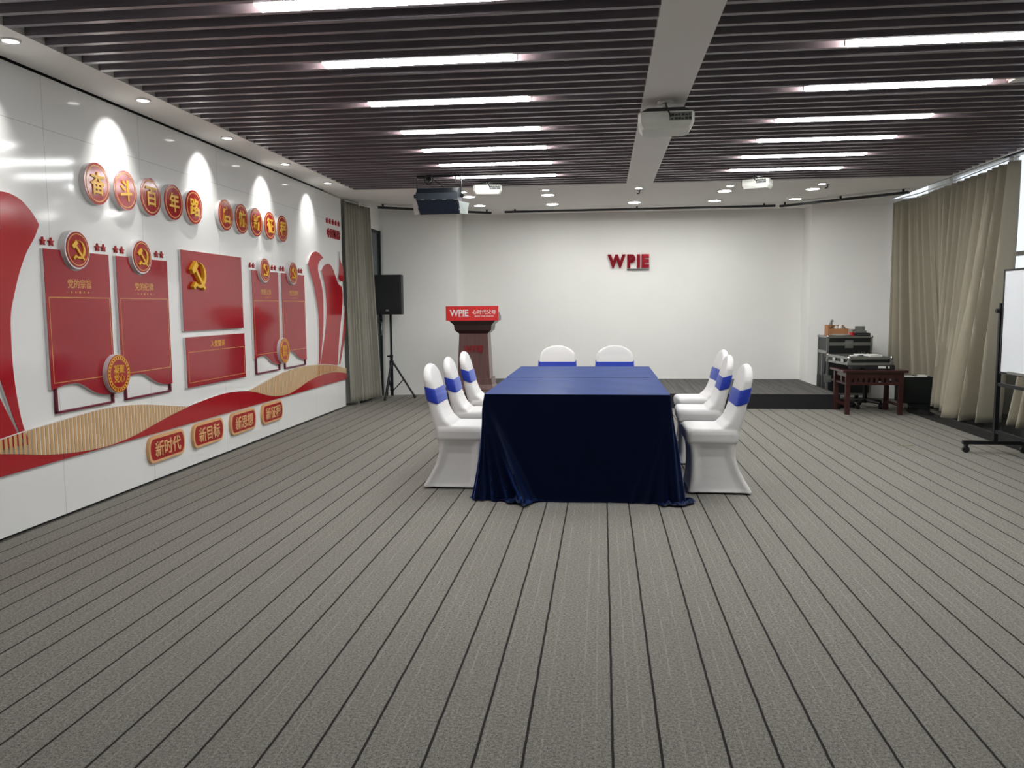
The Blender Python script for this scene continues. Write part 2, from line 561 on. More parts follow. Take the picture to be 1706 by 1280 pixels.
# ceiling: plenum, white soffits, centre beam, slat fields
b = MB(); b.box(-3.8, 4.75, YREAR, 10.15, 3.05, 3.12)
ceil = struct('ceiling', b, M['plenum'])
b = MB()
b.box(-3.75, 4.10, 10.15, 13.3, ZC, ZC + 0.05)           # stage soffit
b.box(-3.85, -3.75, 10.75, 12.2, ZC, ZC + 0.05)
b.box(-3.52, -3.155, YREAR, 10.15, ZC, ZC + 0.05)        # mural soffit
b.box(4.045, 4.10, YREAR, 10.15, ZC, ZC + 0.05)          # curtain pocket lip
b.box(4.08, 4.10, YREAR, 12.4, ZC, ZC + 0.25)
b.box(0.285, 0.605, YREAR, 10.15, ZC, ZC + 0.06)         # centre beam
b.box(-3.155, -3.14, YREAR, 10.15, ZC - 0.001, ZC + 0.19)
b.box(-3.14, 4.05, 10.135, 10.15, ZC - 0.001, ZC + 0.19)
b.box(4.10, 4.76, YREAR, 12.4, 3.12, 3.18)               # top of curtain pocket
part(ceil, 'soffit', b, M['soffit'])
PITCH_S = 0.162
slat_y = []
k = 0
while 10.08 - k * PITCH_S > YREAR:
    slat_y.append(10.08 - k * PITCH_S); k += 1
for x0, x1 in ((-3.14, 0.285), (0.605, 4.045)):
    b = MB()
    for y in slat_y:
        b.box(x0, x1, y - 0.018, y + 0.018, ZC, ZC + 0.105)
    part(ceil, 'slat_field', b, M['slat'])

# ceiling strip lights in the gaps between slats
def gap(y):
    return min((s + PITCH_S / 2 for s in slat_y), key=lambda v: abs(v - y))
rows = [9.35, 8.55, 7.75, 6.93, 5.95, 4.96, 4.02, 3.05]
ordn = ['first', 'second', 'third', 'fourth', 'fifth', 'sixth', 'seventh', 'eighth', 'ninth', 'tenth', 'eleventh', 'twelfth', 'thirteenth']
strip_me = {}
for side, xa, xb in (('mural', -1.712, -0.535), ('curtain', 1.408, 2.600)):
    for i, y in enumerate(rows):
        g = gap(y)
        t = thing('strip_light', 'LED ceiling strip on the %s side of the white beam, %s from the stage' % (side, ordn[i]), 'ceiling light', ((xa + xb) / 2, g, ZC), 0, 'LED strips in the slatted ceiling', local=True)
        if side not in strip_me:
            h = (xb - xa) / 2
            q = MB(); q.box(-h, h, -0.050, 0.050, -0.004, 0.012)
            q2 = MB(); q2.box(-h - 0.01, h + 0.01, -0.062, -0.051, 0.005, 0.06); q2.box(-h - 0.01, h + 0.01, 0.051, 0.062, 0.005, 0.06); q2.box(-h - 0.01, h + 0.01, -0.051, 0.051, 0.045, 0.06)
            strip_me[side] = (q.mesh('diffuser'), q2.mesh('housing'))
        part(t, 'diffuser', strip_me[side][0], M['strip'], None)
        part(t, 'housing', strip_me[side][1], M['strip_trim'], None)

t = thing('unlit_strip_light', 'unlit pale strip fixture between the slats beside the beige curtain', 'ceiling light', (3.05, gap(5.93), ZC))
q = MB(); q.box(2.745, 3.38, gap(5.93) - 0.05, gap(5.93) + 0.05, ZC + 0.004, ZC + 0.02)
part(t, 'diffuser', q, M['board_pale'], None)
q = MB(); q.box(2.735, 3.39, gap(5.93) - 0.058, gap(5.93) + 0.058, ZC + 0.02, ZC + 0.06)
part(t, 'housing', q, M['strip_trim'], None)

# downlights
def ring_mesh(r):
    q = MB()
    n = 28
    prof = [(r, 0.0), (r * 1.25, 0.0), (r * 1.22, -0.008), (r * 1.02, -0.010)]
    q.loft([[(a * math.cos(2 * PI * k / n), a * math.sin(2 * PI * k / n), z) for a, z in prof] for k in range(n)] + [[(prof[j][0], 0, prof[j][1]) for j in range(4)]], cap=False)
    bmesh.ops.remove_doubles(q.bm, verts=q.bm.verts, dist=1e-6)
    return q.mesh('trim_ring', 40)
def lens_mesh(r):
    q = MB()
    n = 28
    q.loft([[(rr * math.cos(2 * PI * k / n), rr * math.sin(2 * PI * k / n), z) for k in range(n)] for rr, z in ((r * 0.99, -0.002), (r * 0.99, -0.006))])
    return q.mesh('lens', 40)
RB = ring_mesh(0.082)
RS = ring_mesh(0.042)
LENS = {}       # one lens mesh for each size and lamp
def downlight(x, y, big, label, group, lamp):
    t = thing('downlight', label, 'ceiling light', (x, y, ZC), 0, group, local=True)
    part(t, 'trim_ring', RB if big else RS, M['white_ring'], None)
    key = (big, lamp.name)
    if key not in LENS: LENS[key] = lens_mesh(0.082 if big else 0.042)
    part(t, 'lens', LENS[key], lamp, None)
    return t
cols = [(-1.80, 'above the lectern'), (-0.73, 'over the mural half of the table end'), (0.45, 'in line with the white beam'), (1.58, 'midway between beam and curtain'), (2.69, 'near the long curtain')]
present = {(0, 0): 1, (0, 1): 1, (0, 2): 1, (1, 0): 1, (1, 1): 1, (1, 2): 1, (2, 0): 1, (2, 2): 1, (3, 0): 1, (3, 1): 1, (3, 2): 1, (4, 0): 1, (4, 1): 1, (4, 2): 1}
for (ci, ri) in present:
    x, wh = cols[ci]
    y = (10.48, 10.93, 11.90)[ri]
    lab = ('small round downlight %s, next to the slats' if ri == 0 else 'large round downlight %s, middle of the white soffit' if ri == 1 else 'large round downlight %s, deepest over the stage') % wh
    downlight(x, y, ri > 0, lab, 'downlights over the stage', M['lamp_dim'] if ci in (0, 4) else M['lamp'])
wash = [9.48, 8.18, 6.88, 5.58, 4.28, 2.98, 1.68, 0.38]
for i, y in enumerate(wash):
    t = downlight(-3.265, y, False, 'small downlight in the soffit above the mural, %s from the grey curtain' % ordn[i], 'downlights above the mural', M['wash_lamp'])
    L = bpy.data.lights.new('wall_washer', 'SPOT')
    L.energy = SPOT_W
    L.spot_size = math.radians(76)
    L.spot_blend = 1.0
    L.shadow_soft_size = 0.015
    L.color = (1.0, 0.99, 0.96)
    o = bpy.data.objects.new('wall_washer', L)
    COL.objects.link(o)
    o.location = (0, 0, -0.012)
    o.parent = t
    o.rotation_euler = (0, math.radians(33), 0)     # spots shine down -Z; tip the beam towards the wall
print('setting done')

# ================================================================= MURAL
XF = -3.505
XP = XW + 0.0008      # fixings sit a hair off the wall
MIR = 14.15
# red flame ribbons
rib_long = [(9.94, 2.002), (9.831, 2.041), (9.75, 2.058), (9.674, 2.064), (9.60, 2.052), (9.546, 2.033), (9.50, 2.002), (9.454, 1.964), (9.402, 1.90), (9.45, 1.82), (9.52, 1.735), (9.60, 1.60), (9.655, 1.47), (9.694, 1.356), (9.708, 1.18), (9.707, 1.008), (9.69, 0.84), (9.656, 0.669), (9.605, 0.545),
            (9.640, 0.545), (9.705, 0.664), (9.775, 0.85), (9.83, 1.004), (9.872, 1.16), (9.888, 1.31), (9.893, 1.44), (9.886, 1.56), (9.856, 1.64), (9.80, 1.735), (9.752, 1.80), (9.734, 1.85), (9.74, 1.897), (9.775, 1.935), (9.825, 1.965)]
rib_wide = [(9.867, 1.844), (9.945, 1.71), (9.985, 1.62), (10.0, 1.541), (10.01, 1.42), (10.001, 1.309), (9.965, 1.15), (9.906, 1.001), (9.82, 0.84), (9.726, 0.662), (9.665, 0.55), (10.335, 0.55), (10.372, 0.618), (10.435, 0.83), (10.505, 1.06), (10.59, 1.27), (10.655, 1.469), (10.66, 1.57), (10.628, 1.657), (10.56, 1.672), (10.489, 1.70), (10.43, 1.75), (10.375, 1.803), (10.31, 1.868), (10.24, 1.912), (10.18, 1.932), (10.125, 1.938), (10.05, 1.93), (9.985, 1.911), (9.92, 1.885)]
rib_tip = [(10.57, 2.12), (10.60, 2.0), (10.65, 1.97), (10.70, 1.93), (10.735, 1.88), (10.735, 1.74), (10.66, 1.728), (10.57, 1.738), (10.50, 1.772), (10.53, 1.84), (10.56, 1.95)]
rib_low = [(10.735, 1.40), (10.70, 1.22), (10.64, 1.05), (10.55, 0.86), (10.44, 0.63), (10.49, 0.62), (10.60, 0.80), (10.69, 0.95), (10.735, 1.04)]
def smooth_line(pts, closed, k=5, corner=48):
    """Catmull-Rom through the points, keeping real corners sharp"""
    n = len(pts)
    P = [Vector(p) for p in pts]
    def sharp(i):
        if not closed and i in (0, n - 1): return True
        a, b_ = P[i] - P[i - 1], P[(i + 1) % n] - P[i]
        return math.degrees(a.angle(b_)) > corner
    S = [sharp(i) for i in range(n)]
    out = []
    for i in range(n if closed else n - 1):
        p1, p2 = P[i], P[(i + 1) % n]
        L_ = (p2 - p1).length
        def tan(j, d):
            if S[j]: return (p2 - p1)
            a, b_ = P[j] - P[j - 1], P[(j + 1) % n] - P[j]
            t_ = (a.normalized() * b_.length + b_.normalized() * a.length)
            return t_.normalized() * L_
        m1, m2 = tan(i, 1), tan((i + 1) % n, -1)
        for j in range(k):
            t_ = j / k
            h = ((2 * t_ ** 3 - 3 * t_ ** 2 + 1), (t_ ** 3 - 2 * t_ ** 2 + t_), (-2 * t_ ** 3 + 3 * t_ ** 2), (t_ ** 3 - t_ ** 2))
            q_ = p1 * h[0] + m1 * h[1] + p2 * h[2] + m2 * h[3]
            out.append((q_.x, q_.y))
    if not closed: out.append(tuple(P[-1]))
    return out
def ribbon(pts, label):
    pts = smooth_line(pts, True)
    t = thing('mural_ribbon', label, 'wall decoration', (XW, pts[0][0], 0.63))
    q = MB(); q.prism(pts, (XP, -3.511), on_mural)
    part(t, 'edge_core', q, M['white_core'], None)
    q = MB(); q.prism(pts, (-3.511, -3.507), on_mural)
    part(t, 'red_face', q, M['red_band'], None)
for pts, nm in ((rib_long, 'slender red flame ribbon with hooked tip'), (rib_wide, 'broad red flame ribbon')):
    ribbon(pts, nm + ' on the white wall beside the grey curtain')
    ribbon([(MIR - a, c) for a, c in pts][::-1], nm + ' on the white wall away from the curtain')
ribbon(rib_tip, 'short red ribbon tip high on the wall, touching the grey curtain')
ribbon(rib_low, 'thin red leaf ribbon low on the wall, touching the grey curtain')

# striped tan waves and red wave base
tan1u = [(3.3, 0.50), (3.7, 0.545), (4.0, 0.58), (4.308, 0.612), (4.5, 0.629), (4.776, 0.644), (4.952, 0.655), (5.141, 0.666), (5.343, 0.669), (5.559, 0.660), (5.79, 0.639), (6.039, 0.604), (6.308, 0.562), (6.47, 0.541)]
tan1l = [(3.3, 0.49), (3.7, 0.53), (4.0, 0.555), (4.15, 0.55), (4.3, 0.528), (4.443, 0.502), (4.675, 0.454), (4.843, 0.431), (5.023, 0.412), (5.216, 0.400), (5.425, 0.402), (5.699, 0.429), (5.897, 0.461), (6.163, 0.503), (6.47, 0.541)]
redmid = [(6.716, 0.56), (6.99, 0.577), (7.234, 0.580), (7.439, 0.569), (7.628, 0.551)]
tan2l = [(7.628, 0.551), (7.768, 0.53), (7.941, 0.493), (8.152, 0.447), (8.377, 0.419), (8.65, 0.41), (8.945, 0.442), (9.22, 0.487), (9.511, 0.52), (9.862, 0.536), (10.188, 0.532), (10.433, 0.513), (10.74, 0.473)]
tan2u = [(7.628, 0.551), (7.83, 0.576), (8.073, 0.608), (8.33, 0.643), (8.603, 0.668), (8.892, 0.684), (9.198, 0.688), (9.524, 0.676), (9.963, 0.648), (10.341, 0.605), (10.74, 0.535)]
tan1u, tan1l, tan2u, tan2l = [smooth_line(v, False, 4, 90) for v in (tan1u, tan1l, tan2u, tan2l)]
redmid = smooth_line([(6.47, 0.541)] + redmid, False, 4, 90)[1:]
def wave(up, lo, label, solid):
    t = thing('striped_wave', label, 'wall decoration', (XW, up[0][0], 0.4), 0, 'striped waves on the mural')
    def at(tab, y):
        for (a, c), (a2, c2) in zip(tab, tab[1:]):
            if a <= y <= a2: return c + (c2 - c) * (y - a) / (a2 - a)
        return tab[-1][1]
    q = MB()
    y = up[0][0]
    while y < up[-1][0] - 0.002:
        ya, yb2 = y, min(y + 0.0255, up[-1][0])
        la, lb, ua, ub = at(lo, ya), at(lo, yb2), at(up, ya), at(up, yb2)
        if max(ua - la, ub - lb) > 0.004:
            ua, ub = max(ua, la + 0.0005), max(ub, lb + 0.0005)
            q.prism([(ya, la), (yb2, lb), (yb2, ub), (ya, ua)], (-3.5066, -3.5046), on_mural)
        y += 0.0395
    part(t, 'stripe_print', q, M['tan'], None)
    for y0, y1 in solid:      # cream board added so the stripes don't shade the gaps; open where a red ribbon runs underneath
        n_ = max(6, int((y1 - y0) * 18))
        ys_ = [y0 + (y1 - y0) * k / n_ for k in range(n_ + 1)]
        q = MB(); q.prism([(y, at(up, y) + 0.0004) for y in ys_] + [(y, at(lo, y)) for y in ys_[::-1]], (XP, -3.5072), on_mural)
        part(t, 'added_backing', q, M['cream'], None)
    q = MB()
    n_ = 60
    L_ = [up[0][0] + (up[-1][0] - up[0][0]) * k / n_ for k in range(n_ + 1)]
    q.loft([[(x_, y, at(up, y) + dz) for x_, dz in ((-3.5068, 0.0), (-3.5045, 0.0), (-3.5045, 0.006), (-3.5068, 0.006))] for y in L_])
    part(t, 'white_rim', q, M['white_core'], None)
wave(tan1u, tan1l, 'tan and cream striped wave panel under the first two tall red panels', [(4.56, 6.46)])
wave(tan2u, tan2l, 'tan and cream striped wave panel running to the grey curtain', [(7.635, 9.59), (10.385, 10.735)])
def band(upper, label):
    t = thing('red_wave_band', label, 'wall decoration', (XW, upper[0][0], 0.394), 0, 'red wave band along the wall')
    pts = [(upper[0][0], 0.393)] + upper + [(upper[-1][0], 0.393)]
    q = MB(); q.prism(pts, (XP, -3.513), on_mural)
    part(t, 'edge_core', q, M['white_core'], None)
    q = MB(); q.prism(pts, (-3.513, -3.509), on_mural)
    part(t, 'red_face', q, M['red_band'], None)
e = [(a, c - 0.0005) for a, c in tan1l]
def at_y(tab, y):
    for (a, c), (a2, c2) in zip(tab, tab[1:]):
        if a <= y <= a2: return c + (c2 - c) * (y - a) / (a2 - a)
def cut(tab, y0, y1):
    return ([(y0, at_y(tab, y0))] if y0 > tab[0][0] else []) + [p for p in tab if y0 < p[0] < y1 or p[0] == tab[0][0] > y0 - 1e-6 and y0 <= tab[0][0]] + ([(y1, at_y(tab, y1))] if y1 < tab[-1][0] else [tab[-1]])
full = e + [p for p in redmid if p[0] > e[-1][0] + 0.01] + [(a, c - 0.0005) for a, c in tan2l if a > 7.64]
band(cut(full, 3.3, 4.842), 'red wave band piece at the end of the wall away from the curtain')
band(cut(full, 4.848, 7.445), 'long red wave band piece swelling below the wide hammer panel')
band(cut(full, 7.451, 10.74), 'red wave band piece running on to the grey curtain')

# slogan discs
def disc_thing(name, y, z, r, label, group, cat='wall sign', x1=-3.49, white=0.0, x0=XP):
    t = thing(name, label, cat, (XW, y, z), 0, group)
    q = MB(); q.prism(circle(y, z, r + white), (x0, x1 - 0.004), on_mural)
    part(t, 'backing', q, M['white_core'], 40)
    q = MB(); q.prism(circle(y, z, r), (x1 - 0.004, x1), on_mural)
    part(t, 'face', q, M['red_disc'], 40)
    return t
ty = [5.337, 5.673, 6.008, 6.345, 6.680, 7.266, 7.600, 7.935, 8.272, 8.610]
for y, ch in zip(ty, '奋斗百年路启航新征程'):
    t = disc_thing('slogan_disc', y, 2.24, 0.143, 'round red wall disc with gold rim carrying the gold character ' + ch, 'slogan discs on the wall')
    q = MB(); annulus(q, y, 2.24, 0.1185, 0.1265, -3.4905, -3.4885)
    part(t, 'gold_ring', q, M['gold_dull'], 40)
    q = MB(); q.add_mesh(text_mesh(ch, 0.160, 0.006, 0.0032), WALLM(-3.4868, y, 2.24))
    part(t, 'gold_character', q, M['gold'], None)

# tall panels with scalloped tops and wavy feet
def tall_panel(y0, y1, yc, head, ordw):
    w = y1 - y0
    zt, zb = 1.757, 0.862
    arc = []
    ra = 0.142
    a0 = math.asin((1.768 - zt) / ra)
    for k in range(21):
        th = PI + a0 + (PI - 2 * a0) * k / 20
        arc.append((yc + ra * math.cos(th), 1.768 + ra * math.sin(th)))
    foot = [(1.0, 0.763), (0.9, 0.763), (0.80, 0.772), (0.70, 0.787), (0.60, 0.813), (0.50, 0.850), (0.42, 0.872), (0.34, 0.882), (0.2, 0.879), (0.1, 0.869), (0.0, 0.857)]
    pts = [(y0, zt)] + arc + [(y1, zt)] + [(y0 + w * a, z) for a, z in foot]
    t = thing('notice_panel', 'tall red panel headed %s in gold, %s' % (head, ordw), 'wall panel', (XW, (y0 + y1) / 2, 0.76), 0, 'tall red panels on the wall')
    q = MB(); q.prism(pts, (XP, XF - 0.004), on_mural)
    part(t, 'white_backing', q, M['white_core'], None)
    q = MB(); q.prism(pts, (XF - 0.004, XF), on_mural)
    part(t, 'red_face', q, M['red_panel'], None)
    # thin printed frame
    q = MB()
    a, c, zt2, zb2, e = y0 + 0.028, y1 - 0.018, 1.450, 0.898, 0.0022
    for p in ((a, c, zt2 - e, zt2 + e), (a, c, zb2 - e, zb2 + e), (a - e, a + e, zb2, zt2), (c - e, c + e, zb2, zt2)):
        q.box(XF, XF + 0.0008, p[0], p[1], p[2], p[3])
    part(t, 'printed_frame', q, M['gold_dull'], None)
    ym = (y0 + y1) / 2
    q = MB(); q.add_mesh(text_mesh(head, 0.064, 0.001, 0.0004), WALLM(XF + 0.0006, ym, 1.542))
    part(t, 'heading', q, M['gold_dull'], None)
    q = MB()
    for j in range(-2, 3):
        q.prism(star(ym + j * 0.043, 1.486, 0.0135 if j == 0 else 0.010), (XF, XF + 0.0008), on_mural)
    for sgn in (-1, 1):
        q.box(XF, XF + 0.0008, ym + sgn * 0.13 - 0.012, ym + sgn * 0.13 + 0.012, 1.4855, 1.4865)
    part(t, 'star_row', q, M['gold_dull'], None)
    # bracket outline under the foot
    q = MB()
    a, c = y0 + 0.045, y1 - 0.012
    q.box(XP, XF - 0.004, a, a + 0.014, 0.704, 0.875); q.box(XP, XF - 0.004, c - 0.014, c, 0.704, 0.765); q.box(XP, XF - 0.004, a, c, 0.697, 0.711)
    part(t, 'maroon_bracket', q, M['maroon'], None)
TP = [(4.766, 5.444, 5.070, '党的宗旨', 'beside the slender flame ribbon'), (5.533, 6.222, 5.830, '党的纪律', 'between its twin and the square hammer panel'),
      (7.812, 8.478, 8.085, '党员义务', 'next after the square hammer panel'), (8.562, 9.252, 8.853, '党员权利', 'last before the curtain-side ribbon')]
for a in TP:
    tall_panel(*a)
# party emblem roundels on the panels
for (y0, y1, yc, head, ow), wh in zip(TP, ('first tall panel, the one headed 党的宗旨', 'second tall panel, headed 党的纪律', 'third tall panel, headed 党员义务', 'fourth tall panel, headed 党员权利')):
    t = disc_thing('emblem_roundel', yc, 1.768, 0.118, 'round hammer and sickle disc atop the ' + wh, 'emblem roundels on the wall', x1=-3.478, white=0.011)
    q = MB(); annulus(q, yc, 1.768, 0.1015, 0.107, -3.4785, -3.4768)
    part(t, 'gold_ring', q, M['gold_dull'], 40)
    q = MB(); crossed_tools(q, yc, 1.765, 0.070, -3.478, -3.470)
    part(t, 'hammer_and_sickle', q, M['gold'], None)
# pairs of little metal stars
sy = [4.788, 4.866, 5.345, 5.415, 5.560, 5.636, 6.100, 6.176, 7.818, 7.890, 8.358, 8.436, 8.584, 8.662, 9.130, 9.206]
pn = ['first', 'second', 'third', 'fourth']
pos = ['outermost before', 'inner one before', 'inner one after', 'outermost after']
for i, y in enumerate(sy):
    q = MB(); q.prism(star(y, 1.803, 0.029), (XP, -3.515), on_mural)
    o = q.build('wall_star', M['red_disc'], smooth=None)
    tag(o, 'small red wall star, %s the %s emblem roundel' % (pos[i % 4], pn[i // 4]), 'star', 'small stars beside the emblem roundels')
for i in range(5):
    y = 10.15 + i * 0.115
    q = MB(); q.prism(star(y, 2.49, 0.036), (XP, -3.512), on_mural)
    tag(q.build('wall_star', M['mirror_red'], smooth=None), 'small red star above red lettering by the curtain, %s counted towards the curtain' % ordn[i], 'star', 'row of stars by the curtain')
for i, ch in enumerate('中国精神'):
    q = MB(); q.add_mesh(text_mesh(ch, 0.125, 0.014, 0.002), WALLM(-3.5215, 10.205 + i * 0.128, 2.34))
    tag(q.build('wall_letter', M['mirror_red'], smooth=None), 'small raised red character under the star row by the curtain, %s of four' % ordn[i], 'letter', 'raised red characters by the curtain')

# round red-and-gold badges between the tall panels
for y, txt, lab in ((5.438, '凝聚\n党心', 'round badge 凝聚党心 between the two tall panels away from the curtain'), (8.506, '服务\n群众', 'round badge 服务群众 between the two tall panels near the grey curtain')):
    t = disc_thing('slogan_badge', y, 0.908, 0.137, lab, 'round badges low on the wall', x1=-3.468, white=0.003, x0=XF + 0.001)
    q = MB(); annulus(q, y, 0.908, 0.126, 0.131, -3.4685, -3.4665); annulus(q, y, 0.908, 0.102, 0.106, -3.4685, -3.4665)
    for k in range(28):
        an = 2 * PI * k / 28
        q.prism([(y + rr * math.cos(an + da), 0.908 + rr * math.sin(an + da)) for rr, da in ((0.109, -0.075), (0.109, 0.03), (0.123, 0.075), (0.123, -0.03))], (-3.4685, -3.4668), on_mural)
    part(t, 'gold_border', q, M['gold'], 40)
    q = MB(); q.add_mesh(text_mesh(txt, 0.066, 0.003, 0.0003, line=0.98), WALLM(-3.467, y, 0.908))
    part(t, 'gold_writing', q, M['gold'], None)

# square hammer panel, oath panel
def flat_panel(name, y0, y1, z0, z1, label):
    t = thing(name, label, 'wall panel', (XW, (y0 + y1) / 2, z0))
    q = MB(); q.box(XP, XF - 0.004, y0, y1, z0, z1)
    part(t, 'white_backing', q, M['white_core'], None)
    q = MB(); q.box(XF - 0.004, XF, y0, y1, z0, z1)
    part(t, 'red_face', q, M['red_panel'], None)
    return t
t = flat_panel('flag_panel', 6.445, 7.582, 1.182, 1.866, 'wide plain red panel with one large gold hammer and sickle at its upper corner')
q = MB(); crossed_tools(q, 6.690, 1.658, 0.128, XF, XF + 0.03)
part(t, 'hammer_and_sickle', q, M['gold'], None)
t = flat_panel('oath_panel', 6.464, 7.593, 0.699, 1.129, 'low red panel with gold heading under the large hammer and sickle panel')
q = MB()
for p in ((6.497, 7.571, 0.998, 1.002), (6.497, 7.571, 0.736, 0.740), (6.495, 6.499, 0.738, 1.0), (7.569, 7.573, 0.738, 1.0)):
    q.box(XF, XF + 0.0008, *p)
part(t, 'printed_frame', q, M['gold_dull'], None)
q = MB(); q.add_mesh(text_mesh('入党誓词', 0.066, 0.001, 0.0004, spacing=1.08), WALLM(XF + 0.0006, 7.03, 1.057))
part(t, 'heading', q, M['gold'], None)

# pill signs
for y0, y1, txt in ((5.829, 6.375, '新时代'), (6.519, 7.077, '新目标'), (7.229, 7.785, '新思想'), (7.944, 8.480, '新征程')):
    yc, zc, h = (y0 + y1) / 2, 0.266, 0.104
    # tilted along the wall: follows the reading line
    def pill(r, hw):
        p = []
        for k in range(13):
            a = -PI / 2 + PI * k / 12
            p.append((yc + (hw - r * 0.55) + r * 0.55 * math.cos(a), zc + r * math.sin(a)))
        for k in range(13):
            a = PI / 2 + PI * k / 12
            p.append((yc - (hw - r * 0.55) + r * 0.55 * math.cos(a), zc + r * math.sin(a)))
        return p
    hw = (y1 - y0) / 2
    t = thing('pill_sign', 'rounded red wall sign with peach rim reading ' + txt, 'wall sign', (XW, yc, zc - h), 0, 'rounded signs below the red wave')
    q = MB(); q.prism(pill(h, hw), (XP, -3.504), on_mural)
    part(t, 'peach_rim', q, M['peach'], 40)
    q = MB(); q.prism(pill(h - 0.020, hw - 0.022), (-3.504, -3.5025), on_mural)
    part(t, 'red_face', q, M['red_disc'], 40)
    q = MB(); q.add_mesh(text_mesh(txt, 0.132, 0.006, 0.0018, sx=0.98), WALLM(-3.500, yc, zc))
    part(t, 'characters', q, M['peach'], None)
print('mural done')

# ================================================================= STAGE
# raised letters on the back wall
def letters(word, x0, x1, z0, z1, fn, depth, mat, root, name, off):
    """one mesh per letter, spread over x0..x1"""
    me = [text_mesh(c, 1.0, 0.05, off) for c in word]
    ws = [max(v.co.x for v in m_.vertices) - min(v.co.x for v in m_.vertices) for m_ in me]
    hs = [max(v.co.y for v in m_.vertices) - min(v.co.y for v in m_.vertices) for m_ in me]
    gapw = 0.10
    tot = sum(ws) + gapw * (len(word) - 1)
    s = (x1 - x0) / tot
    x = x0
    out = []
    for m_, w_, h_ in zip(me, ws, hs):
        T = Matrix.Diagonal((s, (z1 - z0) / h_, depth / 0.05, 1))
        q = MB(); q.add_mesh(m_, fn(x + w_ * s / 2, (z0 + z1) / 2) @ T)
        if root is None:
            out.append(q.build(name, mat, smooth=None))
        else:
            out.append(part(root, name, q, mat, None))
        x += (w_ + gapw) * s
    return out
t = thing('wall_logo', 'raised mirror-red letters WPIE with a short underline on the white back wall', 'sign', (0.41, YB, 1.95))
letters('WPIE', 0.078, 0.735, 1.975, 2.19, lambda x, z: BACKM(x, YB - 0.02, z), 0.04, M['mirror_red'], t, 'letter', 0.06)
q = MB(); q.box(0.385, 0.738, YB - 0.035, YB, 1.946, 1.962)
part(t, 'underline', q, M['chrome'], None)

# lectern
t = thing('lectern', 'dark wooden lectern with a red sign board across its top, standing on the stage', 'lectern', (-1.80, 11.3, 0.196))
cx, cy, zb = -1.80, 11.32, 0.196
def frustum(mb, z0, z1, w0, w1, d0, d1, cyo=0.0):
    mb.loft([[(cx - w / 2, cy + cyo - d / 2, z), (cx + w / 2, cy + cyo - d / 2, z), (cx + w / 2, cy + cyo + d / 2, z), (cx - w / 2, cy + cyo + d / 2, z)] for z, w, d in ((z0, w0, d0), (z1, w1, d1))])
q = MB(); frustum(q, zb, zb + 0.02, 0.60, 0.60, 0.46, 0.46); frustum(q, zb + 0.02, 0.285, 0.60, 0.53, 0.46, 0.40); frustum(q, 0.285, 0.37, 0.53, 0.51, 0.40, 0.385)
part(t, 'plinth', q, M['lectern_wood'], None)
q = MB(); frustum(q, 0.37, 1.0, 0.460, 0.405, 0.33, 0.30)
part(t, 'column', q, M['lectern_wood'], None)
q = MB(); frustum(q, 1.0, 1.05, 0.405, 0.515, 0.30, 0.40); frustum(q, 1.05, 1.12, 0.515, 0.53, 0.40, 0.41); frustum(q, 1.12, 1.185, 0.53, 0.66, 0.41, 0.50)
frustum(q, 1.185, 1.21, 0.66, 0.66, 0.50, 0.50)
part(t, 'capital', q, M['lectern_dark'], None)
q = MB(); q.prism([(11.10, 1.18), (11.55, 1.18), (11.55, 1.24), (11.10, 1.36)], (cx - 0.345, cx + 0.345), lambda a, c, d: (d, a, c))
part(t, 'reading_desk', q, M['lectern_dark'], None)
q = MB(); q.box(cx - 0.368, cx + 0.368, 11.068, 11.084, 1.182, 1.385)
sg = part(t, 'sign_board', q, M['sign_red'], None, 'red sign board')
q = MB(); q.add_mesh(text_mesh('WPIE', 0.125, 0.003, 0.0035, sx=0.90), BACKM(cx - 0.182, 11.067, 1.29)); q.box(cx - 0.192, cx - 0.025, 11.0655, 11.068, 1.232, 1.238)
part(sg, 'sign_letters', q, M['white_print'], None)
q = MB(); q.add_mesh(text_mesh('心时代父母', 0.066, 0.002, 0.0007), BACKM(cx + 0.17, 11.067, 1.302)); q.add_mesh(text_mesh('HEART TIME PARENTS', 0.027, 0.002, 0.0003), BACKM(cx + 0.17, 11.067, 1.243))
part(sg, 'sign_writing', q, M['white_print'], None)
letters('WPIE', cx - 0.135, cx + 0.135, 0.735, 0.835, lambda x, z: BACKM(x, 11.153, z), 0.012, M['faded_red'], t, 'letter', 0.045)
q = MB(); q.box(cx + 0.08, cx + 0.125, 11.150, 11.158, 0.722, 0.728)
part(t, 'letter_underline', q, M['chrome'], None)

# loudspeaker and stand
sx_, sy_ = -3.175, 11.89
t = thing('speaker_stand', 'black tripod stand holding the loudspeaker beside the grey curtain', 'speaker stand', (sx_, sy_, 0))
q = MB(); q.cyl((sx_, sy_, 0.04), (sx_, sy_, 0.62), 0.023); q.cyl((sx_, sy_, 0.55), (sx_, sy_, 1.266), 0.0175)
part(t, 'pole', q, M['black_metal'], 40)
q = MB(); q.cyl((sx_, sy_, 0.50), (sx_, sy_, 0.57), 0.034); q.cyl((sx_, sy_, 0.11), (sx_, sy_, 0.15), 0.030); q.cyl((sx_, sy_, 0.62), (sx_, sy_, 0.66), 0.027)
part(t, 'collar', q, M['black_metal'], 40)
q = MB(); q.cyl((sx_ - 0.01, sy_ - 0.03, 0.64), (sx_ - 0.06, sy_ - 0.035, 0.64), 0.012, 10)
part(t, 'clamp_knob', q, M['black_metal'], 40)
